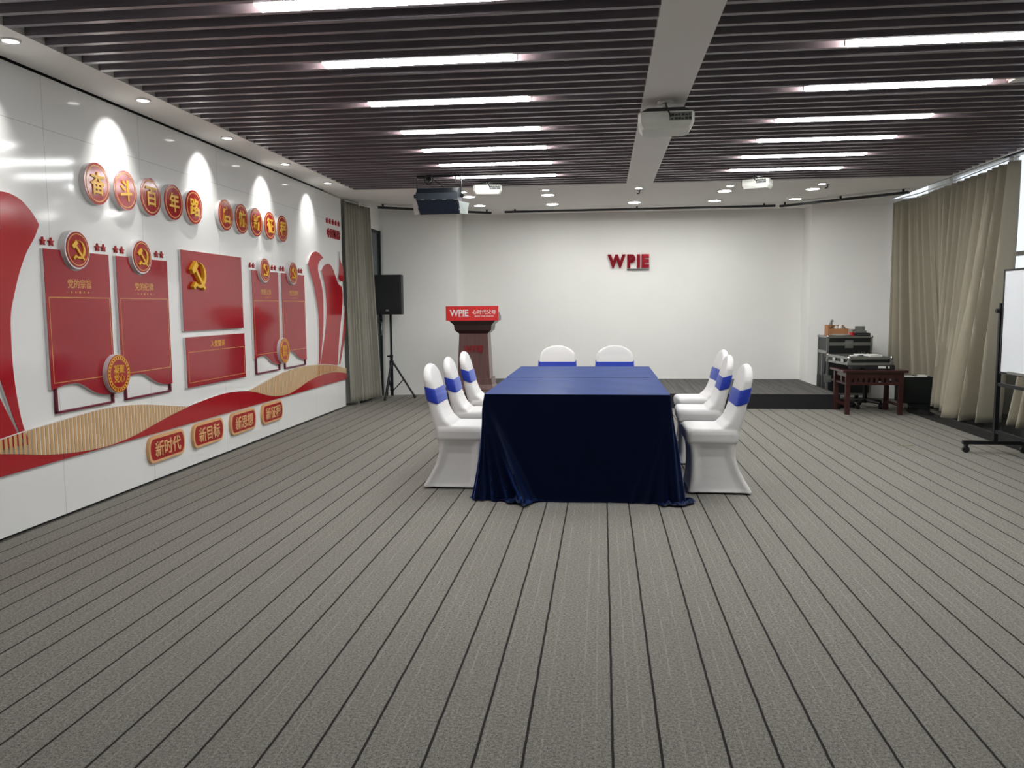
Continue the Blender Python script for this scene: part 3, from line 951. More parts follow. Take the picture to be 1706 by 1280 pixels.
for a in (-6, 118, 268):
    c, s_ = math.cos(math.radians(a)), math.sin(math.radians(a))
    P = lambda r, z: (sx_ + r * c, sy_ + r * s_, z)
    q = MB(); q.tube([P(0.03, 0.535), P(0.36, 0.03)], 0.015)
    lg = part(t, 'leg', q, M['black_metal'], 40)
    q = MB(); q.tube([P(0.03, 0.13), P(0.20, 0.30)], 0.008)
    part(t, 'brace', q, M['black_metal'], 40)
    q = MB(); q.tube([P(0.345, 0.05), P(0.372, 0.012)], 0.021)
    part(lg, 'rubber_foot', q, M['black'], 40)
t = thing('loudspeaker', 'black loudspeaker cabinet on the tripod stand in front of the teal door', 'loudspeaker', (sx_, 11.86, 1.27))
rz = Matrix.Translation((sx_, 11.86, 0)) @ Matrix.Rotation(math.radians(4), 4, 'Z')
q = MB(); q.loft([[(x, y, z) for x, y in ((-0.208, -0.19), (0.208, -0.19), (0.208, 0.0), (0.13, 0.19), (-0.13, 0.19), (-0.208, 0.0))] for z in (1.268, 1.855)])
for v in q.bm.verts: v.co = rz @ v.co
part(t, 'cabinet', q, M['black'], None)
q = MB(); q.box(-0.195, 0.195, -0.202, -0.19, 1.285, 1.84, 0.005, rz)
part(t, 'grille', q, M['speaker'], None)
q = MB(); q.box(-0.022, 0.022, -0.206, -0.202, 1.32, 1.345, 0, rz)
part(t, 'badge', q, M['alu'], None)
# teal door
b = MB(); b.box(-3.455, -3.435, 11.30, 12.235, 0.0, 2.50)
d = struct('door_1', b, M['teal_door'])
b = MB(); b.box(-3.47, -3.41, 12.235, 12.28, 0, 2.55); b.box(-3.49, -3.46, 11.25, 11.30, 0, 2.55); b.box(-3.47, -3.43, 11.30, 12.235, 2.50, 2.55)
part(d, 'door_frame', b, M['black'], None)
b = MB(); b.tube([(-3.435, 12.15, 0.95), (-3.39, 12.15, 0.95), (-3.39, 12.15, 1.15), (-3.435, 12.15, 1.15)], 0.01)
part(d, 'door_handle', b, M['chrome'], 40)
b = MB(); b.box(-3.47, -3.43, 11.25, 12.28, 2.55, ZC); b.box(-3.72, -3.49, 11.2, 11.25, 0, ZC)
struct('wall_left_door_surround', b, M['plaster'])

# curtain tracks under the soffit
def track(p, q_, label, w=0.022):
    t = thing('curtain_track', label, 'curtain track', p)
    P, Q = Vector(p), Vector(q_)
    d_ = (Q - P).normalized(); n_ = Vector((-d_.y, d_.x, 0)) * w
    mb = MB(); mb.loft([[tuple(e + n_ * sgn + Vector((0, 0, dz))) for sgn, dz in ((-1, 0), (1, 0), (1, 0.032), (-1, 0.032))] for e in (P, Q)])
    part(t, 'rail', mb, M['black'], None)
    for f_ in (0.04, 0.5, 0.96):
        c_ = P.lerp(Q, f_)
        mb = MB(); mb.box(c_.x - 0.012, c_.x + 0.012, c_.y - 0.012, c_.y + 0.012, c_.z + 0.032, ZC)
        part(t, 'bracket', mb, M['black'], None)
track((-3.22, 11.50, 2.795), (-1.71, 12.46, 2.795), 'black rail hung slantwise under the soffit on the mural side of the stage')
track((2.585, 12.36, 2.795), (3.945, 11.13, 2.795), 'black rail hung slantwise under the soffit on the curtain side of the stage')
track((-1.50, 12.46, 2.805), (2.52, 12.38, 2.805), 'thin black rail hung straight across the stage under the soffit', 0.012)

# pendant sprinklers
for x, y, lab in ((0.47, 10.75, 'tiny black sprinkler hook in the soffit in line with the white beam'), (2.79, 10.62, 'tiny black sprinkler hook in the soffit near the long curtain')):
    q = MB(); q.tube([(x, y, ZC), (x, y, ZC - 0.035), (x - 0.03, y, ZC - 0.04)], 0.008, 8); q.cyl((x, y, ZC - 0.004), (x, y, ZC), 0.025)
    tag(q.build('sprinkler_head', M['black_metal']), lab, 'sprinkler')

# ================================================================= PROJECTORS, FLOODLIGHT
def projector(loc, rz, label, w=0.38, d=0.30, h=0.115, drop=0.13, dark_top=False):
    t = thing('projector', label, 'projector', loc, rz, 'ceiling projectors', local=True)
    z1 = -drop
    z0 = z1 - h
    # rear (with the sockets) faces -Y
    q = MB()
    prof = [(-w / 2, -d / 2 + 0.03), (-w / 2 + 0.02, -d / 2), (w / 2 - 0.02, -d / 2), (w / 2, -d / 2 + 0.03), (w / 2 - 0.01, d / 2 - 0.05), (w / 2 - 0.05, d / 2), (-w / 2 + 0.05, d / 2), (-w / 2 + 0.01, d / 2 - 0.05)]
    q.loft([[(x * k, y * k, z) for x, y in prof] for z, k in ((z0, 0.86), (z0 + 0.03, 0.97), (z0 + 0.045, 1.0), (z1 - 0.01, 1.0), (z1, 0.97))])
    part(t, 'body', q, M['projector'], None)
    q = MB()
    if dark_top:
        q.loft([[(x * k, y * k, z) for x, y in prof] for z, k in ((z1, 0.95), (z1 + 0.035, 0.72))])
    else:
        q.box(-0.09, 0.09, -0.06, 0.06, z1, z1 + 0.012)
    part(t, 'mount_plate', q, M['port_dark'] if dark_top else M['alu'], None)
    q = MB(); q.cyl((0, 0, z1), (0, 0, -0.01), 0.022, 14); q.cyl((0, 0, -0.016), (0, 0, 0), 0.06, 20)
    part(t, 'ceiling_mount', q, M['projector'] if dark_top else M['alu'], 40)
    q = MB(); q.box(0.02, w / 2 - 0.02, -d / 2 - 0.003, -d / 2 + 0.004, z0 + 0.05, z1 - 0.012)
    pp = part(t, 'socket_panel', q, M['grey_plastic'], None)
    q = MB()
    for i in range(6):
        for j in range(2):
            x = 0.035 + i * (w / 2 - 0.065) / 5.5
            q.box(x, x + (0.019 if (i + j) % 3 else 0.012), -d / 2 - 0.0055, -d / 2 - 0.002, z0 + 0.056 + j * 0.025, z0 + (0.071 if (i * 2 + j) % 3 else 0.066) + j * 0.025)
    part(pp, 'sockets', q, M['port_dark'], None)
    q = MB(); q.tube([(0.03, -d / 2 - 0.004, z0 + 0.08), (0.02, -d / 2 - 0.05, z0 + 0.09), (0.0, -d / 2 + 0.01, z1 + 0.035), (0.0, -0.03, -0.02)], 0.006, 8)
    part(t, 'cable', q, M['port_dark'], 40)
    q = MB(); q.cyl((-w * 0.22, d / 2 - 0.01, z0 + 0.06), (-w * 0.22, d / 2 + 0.02, z0 + 0.06), 0.035)
    part(t, 'projection_lens', q, M['gloss_black'], 40)
    return t
projector((0.455, 6.17, ZC), math.radians(-2), 'large white projector hung under the white centre beam', 0.40, 0.34, 0.118, 0.105, True)
projector((-1.38, 9.78, ZC), math.radians(7), 'white projector hung beside the black floodlight at the edge of the slats', 0.34, 0.27, 0.105, 0.045)
projector((1.79, 9.80, ZC), math.radians(-28), 'white projector hung at the edge of the slats on the curtain side of the beam', 0.32, 0.27, 0.105, 0.045)

fy = 9.0
t = thing('stage_floodlight', 'black boxy stage floodlight with barn door flaps hung from the slats', 'floodlight', (-1.845, fy + 0.12, ZC))
q = MB(); q.prism([(fy, 2.57), (fy, 2.645), (fy + 0.12, 2.715), (fy + 0.27, 2.725), (fy + 0.27, 2.50)], (-2.085, -1.612), lambda a, c, d_: (d_, a, c))
part(t, 'housing', q, M['flood_dark'], None)
q = MB(); q.prism([(fy - 0.01, 2.562), (fy + 0.0, 2.562), (fy + 0.17, 2.425), (fy + 0.16, 2.425)], (-2.075, -1.617), lambda a, c, d_: (d_, a, c))
part(t, 'lower_flap', q, M['flood_door'], None)
q = MB(); q.loft([[(-1.607, fy + 0.06, 2.56), (-1.52, fy + 0.20, 2.55), (-1.545, fy + 0.24, 2.43), (-1.612, fy + 0.16, 2.43)], [(-1.602, fy + 0.06, 2.56), (-1.515, fy + 0.20, 2.55), (-1.540, fy + 0.24, 2.43), (-1.607, fy + 0.16, 2.43)]])
part(t, 'side_flap', q, M['flood_lit'], None)
q = MB(); q.loft([[(-2.09, fy + 0.06, 2.56), (-2.17, fy + 0.20, 2.55), (-2.15, fy + 0.24, 2.43), (-2.085, fy + 0.16, 2.43)], [(-2.095, fy + 0.06, 2.56), (-2.175, fy + 0.20, 2.55), (-2.155, fy + 0.24, 2.43), (-2.09, fy + 0.16, 2.43)]])
part(t, 'side_flap', q, M['flood_lit'], None)
q = MB()
for i in range(4):
    q = MB(); q.cyl((-2.03 + i * 0.125, fy - 0.004, 2.568), (-1.99 + i * 0.125, fy - 0.004, 2.568), 0.006, 8)
    part(t, 'hinge', q, M['alu'], 40)
q = MB(); q.tube([(-2.10, fy + 0.15, 2.63), (-2.10, fy + 0.15, 2.848), (-1.597, fy + 0.15, 2.848), (-1.597, fy + 0.15, 2.63)], 0.011, 8)
part(t, 'yoke', q, M['black_metal'], 40)
for x in (-2.118, -1.585):
    q = MB(); q.cyl((x - 0.02, fy + 0.15, 2.63), (x + 0.02, fy + 0.15, 2.63), 0.022, 14)
    part(t, 'tilt_knob', q, M['black_metal'], 40)
q = MB(); q.cyl((-1.96, fy + 0.15, 2.79), (-1.96, fy + 0.15, 2.93), 0.016, 10); q.box(-1.99, -1.93, fy + 0.12, fy + 0.18, 2.80, 2.86)
part(t, 'hanging_clamp', q, M['black_metal'], 40)
q = MB(); q.cyl((-1.66, fy + 0.15, 2.79), (-1.66, fy + 0.15, 2.93), 0.008, 8)
part(t, 'safety_rod', q, M['black_metal'], 40)
q = MB(); q.tube([(-1.96 + 0.05 * math.cos(a * 0.5) , fy + 0.12, 2.86 - 0.05 + 0.05 * math.sin(a * 0.5)) for a in range(0, 26)] + [(-1.80, fy + 0.2, 2.74)], 0.006, 6)
part(t, 'power_cable', q, M['black'], 40)
print('ceiling gear done')

# ================================================================= CHAIRS
def rrect(cx_, hx, hy, r, z, n=5, dy=0.0):
    pts = []
    for qx, qy, a0 in ((1, 1, 0), (-1, 1, 90), (-1, -1, 180), (1, -1, 270)):
        for k in range(n + 1):
            a = math.radians(a0 + 90 * k / n)
            pts.append((cx_ + qx * (hx - r) + r * math.cos(a), qy * (hy - r) + r * math.sin(a) + dy, z))
    return pts
def skirt_ring(cx_, hx, hy, r, z, inset):
    # sides drawn in between the legs, as stretch fabric is
    c = rrect(cx_, hx, hy, r, z)
    k = len(c) // 4
    out = []
    for q_ in range(4):
        out += c[q_ * k:(q_ + 1) * k]
        a, b_ = c[(q_ + 1) * k - 1], c[((q_ + 1) * k) % len(c)]
        for j in range(1, 12):
            t_ = j / 12
            d_ = inset * min(1.0, min(t_, 1 - t_) / 0.16) ** 0.8
            x_, y_ = a[0] + (b_[0] - a[0]) * t_, a[1] + (b_[1] - a[1]) * t_
            if q_ == 0: y_ -= d_
            elif q_ == 2: y_ += d_
            elif q_ == 1: x_ += d_ * 0.8
            else: x_ -= d_ * 0.8
            out.append((x_, y_, z))
    return out
def lerp_tab(tab, z):
    for (a, *va), (c, *vc) in zip(tab, tab[1:]):
        if a <= z <= c:
            f_ = (z - a) / (c - a)
            f_ = f_
            return [p + (q_ - p) * f_ for p, q_ in zip(va, vc)]
    return list(tab[-1][1:]) if z > tab[-1][0] else list(tab[0][1:])
SKIRT = [(0.012, -0.238, 0.222, 0.218, 0.030), (0.04, -0.228, 0.216, 0.212, 0.03), (0.10, -0.190, 0.206, 0.200, 0.03), (0.18, -0.148, 0.202, 0.193, 0.03), (0.27, -0.120, 0.204, 0.192, 0.03), (0.33, -0.118, 0.210, 0.198, 0.03), (0.352, -0.120, 0.215, 0.201, 0.03), (0.372, -0.125, 0.222, 0.202, 0.03), (0.384, -0.135, 0.236, 0.212, 0.035), (0.44, -0.14, 0.244, 0.216, 0.04), (0.465, -0.14, 0.240, 0.212, 0.045), (0.482, -0.13, 0.225, 0.198, 0.05)]
#        z, back x, front x, half width
BACK = [(0.36, -0.118, -0.02, 0.190), (0.424, -0.135, -0.02, 0.198), (0.47, -0.150, -0.005, 0.203), (0.495, -0.158, -0.025, 0.205), (0.53, -0.166, -0.064, 0.205), (0.58, -0.178, -0.090, 0.205), (0.65, -0.192, -0.115, 0.205), (0.72, -0.207, -0.134, 0.205), (0.79, -0.220, -0.150, 0.205), (0.825, -0.227, -0.160, 0.202), (0.855, -0.231, -0.167, 0.188), (0.88, -0.234, -0.174, 0.165), (0.903, -0.236, -0.181, 0.132), (0.920, -0.235, -0.187, 0.095), (0.932, -0.231, -0.195, 0.052), (0.937, -0.226, -0.202, 0.018)]
def back_ring(z, grow=0.0, n=4):
    bx, fx, hw = lerp_tab(BACK, z)
    hx = (fx - bx) / 2 + grow
    return rrect((bx + fx) / 2, hx, hw + grow, min(hx * 0.85, 0.032), z, n)
def chair_cover_mesh():
    q = MB()
    q.loft([skirt_ring((a + c) / 2, (c - a) / 2, hw, r, z, 0.024 * max(0, min(1, (0.372 - z) / 0.05)) * min(1, 0.25 + z / 0.05)) for z, a, c, hw, r in SKIRT])
    zs = [r_[0] for r_ in BACK]
    q.loft([back_ring(z) for z in zs])
    me = q.mesh('cover_source', None)
    o = bpy.data.objects.new('cover_source', me)
    COL.objects.link(o)
    md = o.modifiers.new('r', 'REMESH'); md.mode = 'VOXEL'; md.voxel_size = 0.008; md.use_smooth_shade = True
    sm = o.modifiers.new('s', 'SMOOTH'); sm.factor = 0.5; sm.iterations = 4
    bpy.context.view_layer.update()
    out = bpy.data.meshes.new_from_object(o.evaluated_get(bpy.context.evaluated_depsgraph_get()))
    bpy.data.objects.remove(o)
    for p in out.polygons: p.use_smooth = True
    return out
cover_me = chair_cover_mesh()
q = MB()
rings = []
for k in range(9):
    z = 0.658 + 0.105 * k / 8
    g = 0.0045 + 0.0035 * math.sin(k / 8 * PI) + (0.002 if k % 3 == 1 else 0)
    rr = back_ring(z, g)
    # the band sits square to the leaning back
    rings.append([(x, y, zz - (x + 0.16) * 0.30) for x, y, zz in rr])
q.loft(rings, cap=False)
sash_me = q.mesh('sash', 60)
chairs = [
    (-1.110, 6.085, 0.0, 'mural side of table, first of three from the carpet end'),
    (-1.125, 6.90, 2.5, 'mural side of table, middle of three'),
    (-1.140, 7.79, 1.5, 'mural side of table, last of three towards the lectern'),
    (0.842, 6.06, 180.0, 'curtain side of table, first of three from the carpet end'),
    (0.885, 7.16, 178.0, 'curtain side of table, middle of three'),
    (0.965, 8.02, 183.0, 'curtain side of table, last of three towards the stage'),
    (-0.500, 8.80, -90.0, 'stage end of table, nearer the lectern'),
    (0.135, 8.80, -90.0, 'stage end of table, nearer the flight case'),
]
proto = None
for x, y, rz_, lab in chairs:
    if proto is None:
        proto = thing('banquet_chair', '', 'chair', (0, 0, 0), 0, 'covered chairs around the table', local=True)
        part(proto, 'stretch_cover', cover_me, M['cover'], None)
        part(proto, 'sash', sash_me, M['sash'], None, 'blue band around the backrest')
        c = proto
    else:
        c = proto.copy(); COL.objects.link(c)
        for ch in list(proto.children):
            d_ = ch.copy(); COL.objects.link(d_); d_.parent = c
    c.location = (x, y, 0); c.rotation_euler = (0, 0, math.radians(rz_))
    c['label'] = 'white-covered chair with blue sash, ' + lab
print('chairs done')

# ================================================================= TABLECLOTHS
def cloth(x0, x1, yf, yb, zt, front, corner_pull, zoff=0.0, seed=1):
    """draped cloth: top plus skirts; front=True drapes the -Y end, otherwise the +Y end"""
    rnd = random.Random(seed)
    sgn = 1 if front else -1
    ya, yz = (yf, yb) if front else (yb, yf)      # ya = end with skirt, yz = open end
    # perimeter: side x0 from yz to ya, corner, end, corner, side x1 back
    P = []
    ns = 26
    for k in range(ns): P.append((Vector((x0, yz + (ya - yz) * k / ns)), Vector((-1, 0)), 0))
    for k in range(15):
        a = PI / 2 * k / 14
        P.append((Vector((x0, ya)), Vector((-math.cos(a), -sgn * math.sin(a))), 1))
    ne = 110
    for k in range(1, ne): P.append((Vector((x0 + (x1 - x0) * k / ne, ya)), Vector((0, -sgn)), 2))
    for k in range(15):
        a = PI / 2 * k / 14
        P.append((Vector((x1, ya)), Vector((math.sin(a), -sgn * math.cos(a))), 3))
    for k in range(1, ns + 1): P.append((Vector((x1, ya + (yz - ya) * k / ns)), Vector((1, 0)), 4))
    rows_ = 26
    G = []
    W_ = x1 - x0
    for j in range(rows_ + 7):
        row = []
        tt = min(j / rows_, 1.0)
        ex = max(0, j - rows_)
        for i, (p, n_, kind) in enumerate(P):
            z = zt * (1 - tt)
            if kind in (0, 4):
                dist = abs(p.y - ya)
                fl = 0.02 + 0.05 * math.exp(-dist / 0.15)
                wv = 0.006 * math.sin(dist * 17 + kind) * tt
            elif kind == 2:
                u_ = p.x - x0
                fl = 0.055 + 0.02 * math.sin(u_ * 2.3 + 0.4)
                wv = 0.006 * math.sin(u_ * 13) * tt * tt
            else:
                a = (i % 15) / 14
                fl = 0.075 + 0.03 * math.sin(PI * a)
                wv = 0.014 * math.sin(a * 9) * tt
            out = fl * (0.25 * tt + 0.75 * tt ** 2) + wv
            pool = 0.0
            if front and kind in (1, 2, 3):
                # fold ridges fall away from the two front corners
                u_ = (p.x - x0) if kind == 2 else (0 if kind == 1 else W_)
                for c0, slope, amp, wd in ((0.0, 0.31, 0.125, 0.036), (0.0, 0.19, 0.06, 0.024), (0.0, 0.08, 0.05, 0.02), (W_, -0.05, 0.085, 0.04), (W_, -0.15, 0.035, 0.022), (W_, -0.26, 0.02, 0.02)):
                    cc = c0 + slope * tt ** 1.2
                    out += amp * tt ** 1.3 * math.exp(-((u_ - cc) / wd) ** 2)
                pool = 0.13 * math.exp(-((u_ - 0.27) / 0.10) ** 2) + 0.07 * math.exp(-((u_ - W_ + 0.02) / 0.06) ** 2) + 0.012
            elif front:
                pool = 0.012
            out += pool * ex / 7
            if ex:
                z = 0.006 + pool * 0.42 * math.sin(PI * ex / 7) * (0.75 + 0.25 * math.sin(i * 1.7))
            else:
                z = max(z, 0.006)
            q_ = p + n_ * out
            row.append((q_.x, q_.y, z + zoff))
        G.append(row)
    mb = MB()
    mb.grid(G)
    # top sheet with faint creases
    nx, ny = 30, 30
    T = []
    for b_ in range(ny + 1):
        v = b_ / ny
        T.append([(x0 + W_ * a_ / nx, ya + (yz - ya) * v, zt + zoff + 0.0022 * math.sin(a_ * 0.5 + v * 9) * math.sin(v * 6 + 0.5) * min(1, 8 * min(a_ / nx, 1 - a_ / nx, v))) for a_ in range(nx + 1)])
    mb.grid(T)
    return mb
mb = cloth(-0.832, 0.468, 5.62, 6.985, 0.752, True, 1, 0.0, 1)
tag(mb.build('tablecloth', M['navy'], smooth=50), 'navy blue satin tablecloth over the near table, puddling on the carpet at its corners', 'tablecloth', 'blue tablecloths')
mb = cloth(-0.836, 0.472, 6.992, 8.29, 0.7535, False, 1, 0.0, 2)
tag(mb.build('tablecloth', M['navy'], smooth=50), 'navy blue satin tablecloth over the table end next to the stage', 'tablecloth', 'blue tablecloths')

# ================================================================= CURTAINS
def curtain(name, label, top, bot, ztop, zbot, pleats, amp, mat, group=None, nz=34, nu=None, seed=3, skew=0.0):
    rnd = random.Random(seed)
    nu = nu or pleats * 12
    ph = [rnd.uniform(-1.4, 1.4) for _ in range(pleats + 2)]
    wd = [rnd.uniform(0.45, 1.5) for _ in range(pleats + 2)]
    def along(path, u):
        L_ = [0]
        for a, c in zip(path, path[1:]): L_.append(L_[-1] + math.dist(a, c))
        s_ = u * L_[-1]
        for i in range(len(path) - 1):
            if s_ <= L_[i + 1] + 1e-9:
                f_ = (s_ - L_[i]) / (L_[i + 1] - L_[i])
                a, c = Vector(path[i]), Vector(path[i + 1])
                d_ = (c - a).normalized()
                return a.lerp(c, f_), Vector((-d_.y, d_.x))
        return Vector(path[-1]), Vector((1, 0))
    rows_ = []
    for j in range(nz + 1):
        v = j / nz
        row = []
        for i in range(nu + 1):
            u = i / nu
            pt, n0 = along(top, u)
            pb, n1 = along(bot, u)
            w = v ** 1.25
            p = pt.lerp(pb, w)
            n_ = (n0 * (1 - w) + n1 * w).normalized()
            x_ = u * pleats
            k = int(x_)
            fr = x_ - k
            a = amp * (0.75 + 0.75 * v) * (wd[k] * (1 - fr) + wd[k + 1] * fr)
            phv = (ph[k] * (1 - fr) + ph[k + 1] * fr) * (0.25 + 0.9 * v)
            ang = 2 * PI * x_ + phv
            off = a * (math.sin(ang) + 0.40 * math.sin(2 * ang + 0.6) + 0.12 * math.sin(5 * ang + k))
            zb_ = zbot(u) if callable(zbot) else zbot
            zt_ = ztop + 0.012 * math.cos(2 * PI * x_ * 1.0)
            row.append((p.x + n_.x * off, p.y + n_.y * off, zt_ + (zb_ - zt_) * v))
        rows_.append(row)
    q = MB(); q.grid(rows_)
    me = q.mesh(name, 80)
    t = thing(name, label, 'curtain', (bot[0][0], bot[0][1], 0), 0, group)
    o = part(t, 'drape', me, mat, None)
    sol = o.modifiers.new('thickness', 'SOLIDIFY'); sol.thickness = 0.004
    return t
def heading(t, path, z, mat, wdt=0.007):
    P = [(x, y, z) for x, y in path]
    q = MB(); q.tube(P, wdt, 8)
    part(t, 'track', q, mat, 40)
t = curtain('grey_curtain', 'grey pleated curtain hanging at the end of the white mural wall', [(-3.50, 10.84), (-3.37, 11.50)], [(-3.47, 10.86), (-3.32, 11.62)], 2.80, lambda u: 0.055, 9, 0.034, M['curtain_grey'], nu=200, seed=5)
heading(t, [(-3.50, 10.82), (-3.37, 11.52)], 2.83, M['white_ring'])
ctop = [(4.09, 12.13), (4.19, 11.4), (4.19, 10.2), (4.16, 9.4), (4.15, 8.76)]
cbot = [(4.10, 12.12), (4.38, 11.5), (4.46, 10.85), (4.36, 10.58), (4.14, 10.36), (4.12, 10.05), (4.04, 9.75), (3.86, 9.25), (4.02, 9.0), (4.08, 8.88)]
t = curtain('beige_curtain', 'long grey-beige pleated curtain sweeping from the stage corner to the whiteboard', ctop, cbot, 2.785, lambda u: 0.30 if u < 0.40 else max(0.115, 0.30 - (u - 0.40) * 2.6) if u < 0.88 else 0.115 + 0.03 * (u - 0.88), 18, 0.058, M['curtain'], nu=460, seed=11)
heading(t, ctop, 2.835, M['white_ring'])
ctop2 = [(4.14, 8.05), (4.12, 6.9), (4.12, 5.6)]
cbot2 = [(4.05, 8.52), (4.08, 6.9), (4.12, 5.6)]
t = curtain('beige_curtain', 'grey-beige curtain seen below the whiteboard', ctop2, cbot2, 2.785, 0.17, 13, 0.055, M['curtain'], nu=300, seed=12)
heading(t, ctop2, 2.835, M['white_ring'])
print('curtains done')

# ================================================================= STAGE-SIDE GEAR
def case_part(t, x0, x1, y0, y1, z0, z1):
    q = MB(); q.box(x0 + 0.008, x1 - 0.008, y0 + 0.008, y1 - 0.008, z0 + 0.008, z1 - 0.008)
    return q
def edges_box(mb, x0, x1, y0, y1, z0, z1, w=0.028, e=0.0):
    for x in (x0, x1 - w):
        for y in (y0, y1 - w): mb.box(x, x + w, y, y + w, z0, z1)
    for z in (z0, z1 - w):
        for y in (y0, y1 - w): mb.box(x0 + w, x1 - w, y, y + w, z, z + w)
        for x in (x0, x1 - w): mb.box(x, x + w, y0 + w, y1 - w, z, z + w)
    return mb
def corner_balls(t, x0, x1, y0, y1, z0, z1, r=0.022):
    for x in (x0 + r * 0.5, x1 - r * 0.5):
        for y in (y0 + r * 0.5, y1 - r * 0.5):
            for z in (z0 + r * 0.5, z1 - r * 0.5):
                q = MB(); bmesh.ops.create_icosphere(q.bm, subdivisions=2, radius=r, matrix=Matrix.Translation((x, y, z)))
                part(t, 'ball_corner', q, M['chrome'], 80)
def latch(t, x, y, z, s=0.05):
    q = MB(); q.box(x - s, x + s, y - 0.006, y, z - s, z + s, 0.004)
    l_ = part(t, 'butterfly_latch', q, M['alu'], None)
    q = MB(); q.box(x - s * 0.62, x + s * 0.62, y - 0.009, y - 0.006, z - s * 0.62, z + s * 0.62); q.cyl((x, y - 0.014, z), (x, y - 0.008, z), s * 0.35, 14)
    part(l_, 'latch_dish', q, M['grey_plastic'], 40)
X0, X1, Y0, Y1 = 3.125, 3.735, 11.68, 12.18
t = thing('flight_case', 'tall black flight case with aluminium edges standing against the wall at the stage corner', 'flight case', ((X0 + X1) / 2, (Y0 + Y1) / 2, 0))
q = case_part(t, X0, X1, Y0, Y1, 0.10, 0.93)
part(t, 'body', q, M['case_black'], None)
q = MB(); edges_box(q, X0, X1, Y0, Y1, 0.10, 0.93)
q.box(X0, X1, Y0 - 0.002, Y0 + 0.01, 0.795, 0.842); q.box(X0 - 0.002, X0 + 0.01, Y0, Y1, 0.68, 0.72)
q.box(X0 - 0.002, X0 + 0.01, Y0 + 0.24, Y0 + 0.262, 0.12, 0.68)
q.box(X0, X1, Y0 - 0.002, Y0 + 0.01, 0.30, 0.335)
part(t, 'aluminium_edging', q, M['alu'], None)
corner_balls(t, X0, X1, Y0, Y1, 0.10, 0.93)
latch(t, (X0 + X1) / 2 - 0.01, Y0 - 0.002, 0.815, 0.055)
latch(t, X0 + 0.02, Y0 - 0.002, 0.33, 0.05)
q = MB()
for x in (3.22, 3.255, 3.29, 3.56, 3.595, 3.63): q.cyl((x, Y0 + 0.0, 0.70), (x, Y0 + 0.012, 0.70), 0.006, 8)
part(t, 'rivets', q, M['chrome'], 40)
q = MB(); q.box(X0 - 0.012, X0, Y0 + 0.05, Y0 + 0.20, 0.40, 0.62); q.box(X0 - 0.012, X0, Y0 + 0.28, Y0 + 0.44, 0.14, 0.36)
part(t, 'side_plate', q, M['black'], None)
for x in (X0 + 0.06, X1 - 0.06):
    for y in (Y0 + 0.06, Y1 - 0.06):
        q = MB(); q.cyl((x - 0.018, y, 0.042), (x + 0.018, y, 0.042), 0.041, 16); q.box(x - 0.024, x + 0.024, y - 0.02, y + 0.02, 0.05, 0.101)
        part(t, 'caster', q, M['black'], 40)
# things on the flight case
zt = 0.93
t = thing('wooden_tool_box', 'small open wooden box of odds and ends on top of the tall flight case', 'box', (3.26, 11.86, zt))
q = MB()
q.box(3.155, 3.17, 11.77, 11.95, zt, zt + 0.155); q.box(3.42, 3.435, 11.77, 11.95, zt, zt + 0.10); q.box(3.17, 3.42, 11.77, 11.782, zt, zt + 0.10); q.box(3.17, 3.42, 11.938, 11.95, zt, zt + 0.15); q.box(3.17, 3.42, 11.782, 11.938, zt, zt + 0.01)
q.prism([(3.17, zt + 0.10), (3.22, zt + 0.155), (3.17, zt + 0.155)], (11.77, 11.782), lambda a, c, d_: (a, d_, c))
part(t, 'tray_box', q, M['cardboard'], None)
for i, (x, r, h, mk) in enumerate(((3.215, 0.022, 0.20, 'grey_plastic'), (3.29, 0.03, 0.14, 'paper'), (3.345, 0.028, 0.155, 'white_print'), (3.39, 0.024, 0.13, 'grey_plastic'))):
    q = MB(); q.tube([(x, 11.86, zt + 0.012), (x, 11.86, zt + h * 0.8), (x + 0.008, 11.86, zt + h)], [r, r, r * 0.6], 12)
    if i == 0: q.tube([(x, 11.86, zt + h), (x + 0.03, 11.85, zt + h + 0.015)], [0.02, 0.016], 10)
    tag(q.build('spray_bottle' if i == 0 else 'small_bottle', M[mk]), ('grey spray bottle with bent head standing in the wooden box', 'short white tub in the wooden box beside the spray bottle', 'pale crumpled packet sticking up from the wooden box', 'small grey bottle at the low end of the wooden box')[i], 'bottle')
q = MB(); q.loft([[(rr * math.cos(2 * PI * k / 20) + 3.305, rr * 0.9 * math.sin(2 * PI * k / 20) * 0.4 + 11.715, z) for k in range(20)] for rr, z in ((0.10, zt + 0.001), (0.145, zt + 0.018), (0.15, zt + 0.02), (0.13, zt + 0.012), (0.10, zt + 0.006))])
tag(q.build('cream_tray', M['paper']), 'shallow cream dish lying in front of the wooden box', 'dish')
t = thing('plastic_cup', 'clear cup with a red lower half beside the wooden box', 'cup', (3.475, 11.76, zt))
q = MB(); q.loft([[(rr * math.cos(2 * PI * k / 20) + 3.475, rr * math.sin(2 * PI * k / 20) + 11.76, z) for k in range(20)] for rr, z in ((0.034, zt), (0.038, zt + 0.05))])
part(t, 'red_cup', q, M['red_plastic'], 40)
q = MB(); q.loft([[(rr * math.cos(2 * PI * k / 20) + 3.475, rr * math.sin(2 * PI * k / 20) + 11.76, z) for k in range(20)] for rr, z in ((0.038, zt + 0.05), (0.041, zt + 0.092), (0.038, zt + 0.092), (0.034, zt + 0.055))])
part(t, 'clear_sleeve', q, M['clear_plastic'], 40)
t = thing('tool_pouch', 'flat black zipped pouch at the far corner of the flight case top', 'pouch', (3.61, 11.78, zt))
q = MB(); q.box(3.525, 3.715, 11.70, 11.86, zt, zt + 0.042, 0.018)
part(t, 'pouch_body', q, M['black'], 50)
q = MB(); q.box(3.53, 3.71, 11.696, 11.700, zt + 0.02, zt + 0.024)
part(t, 'zip', q, M['grey_plastic'], None)
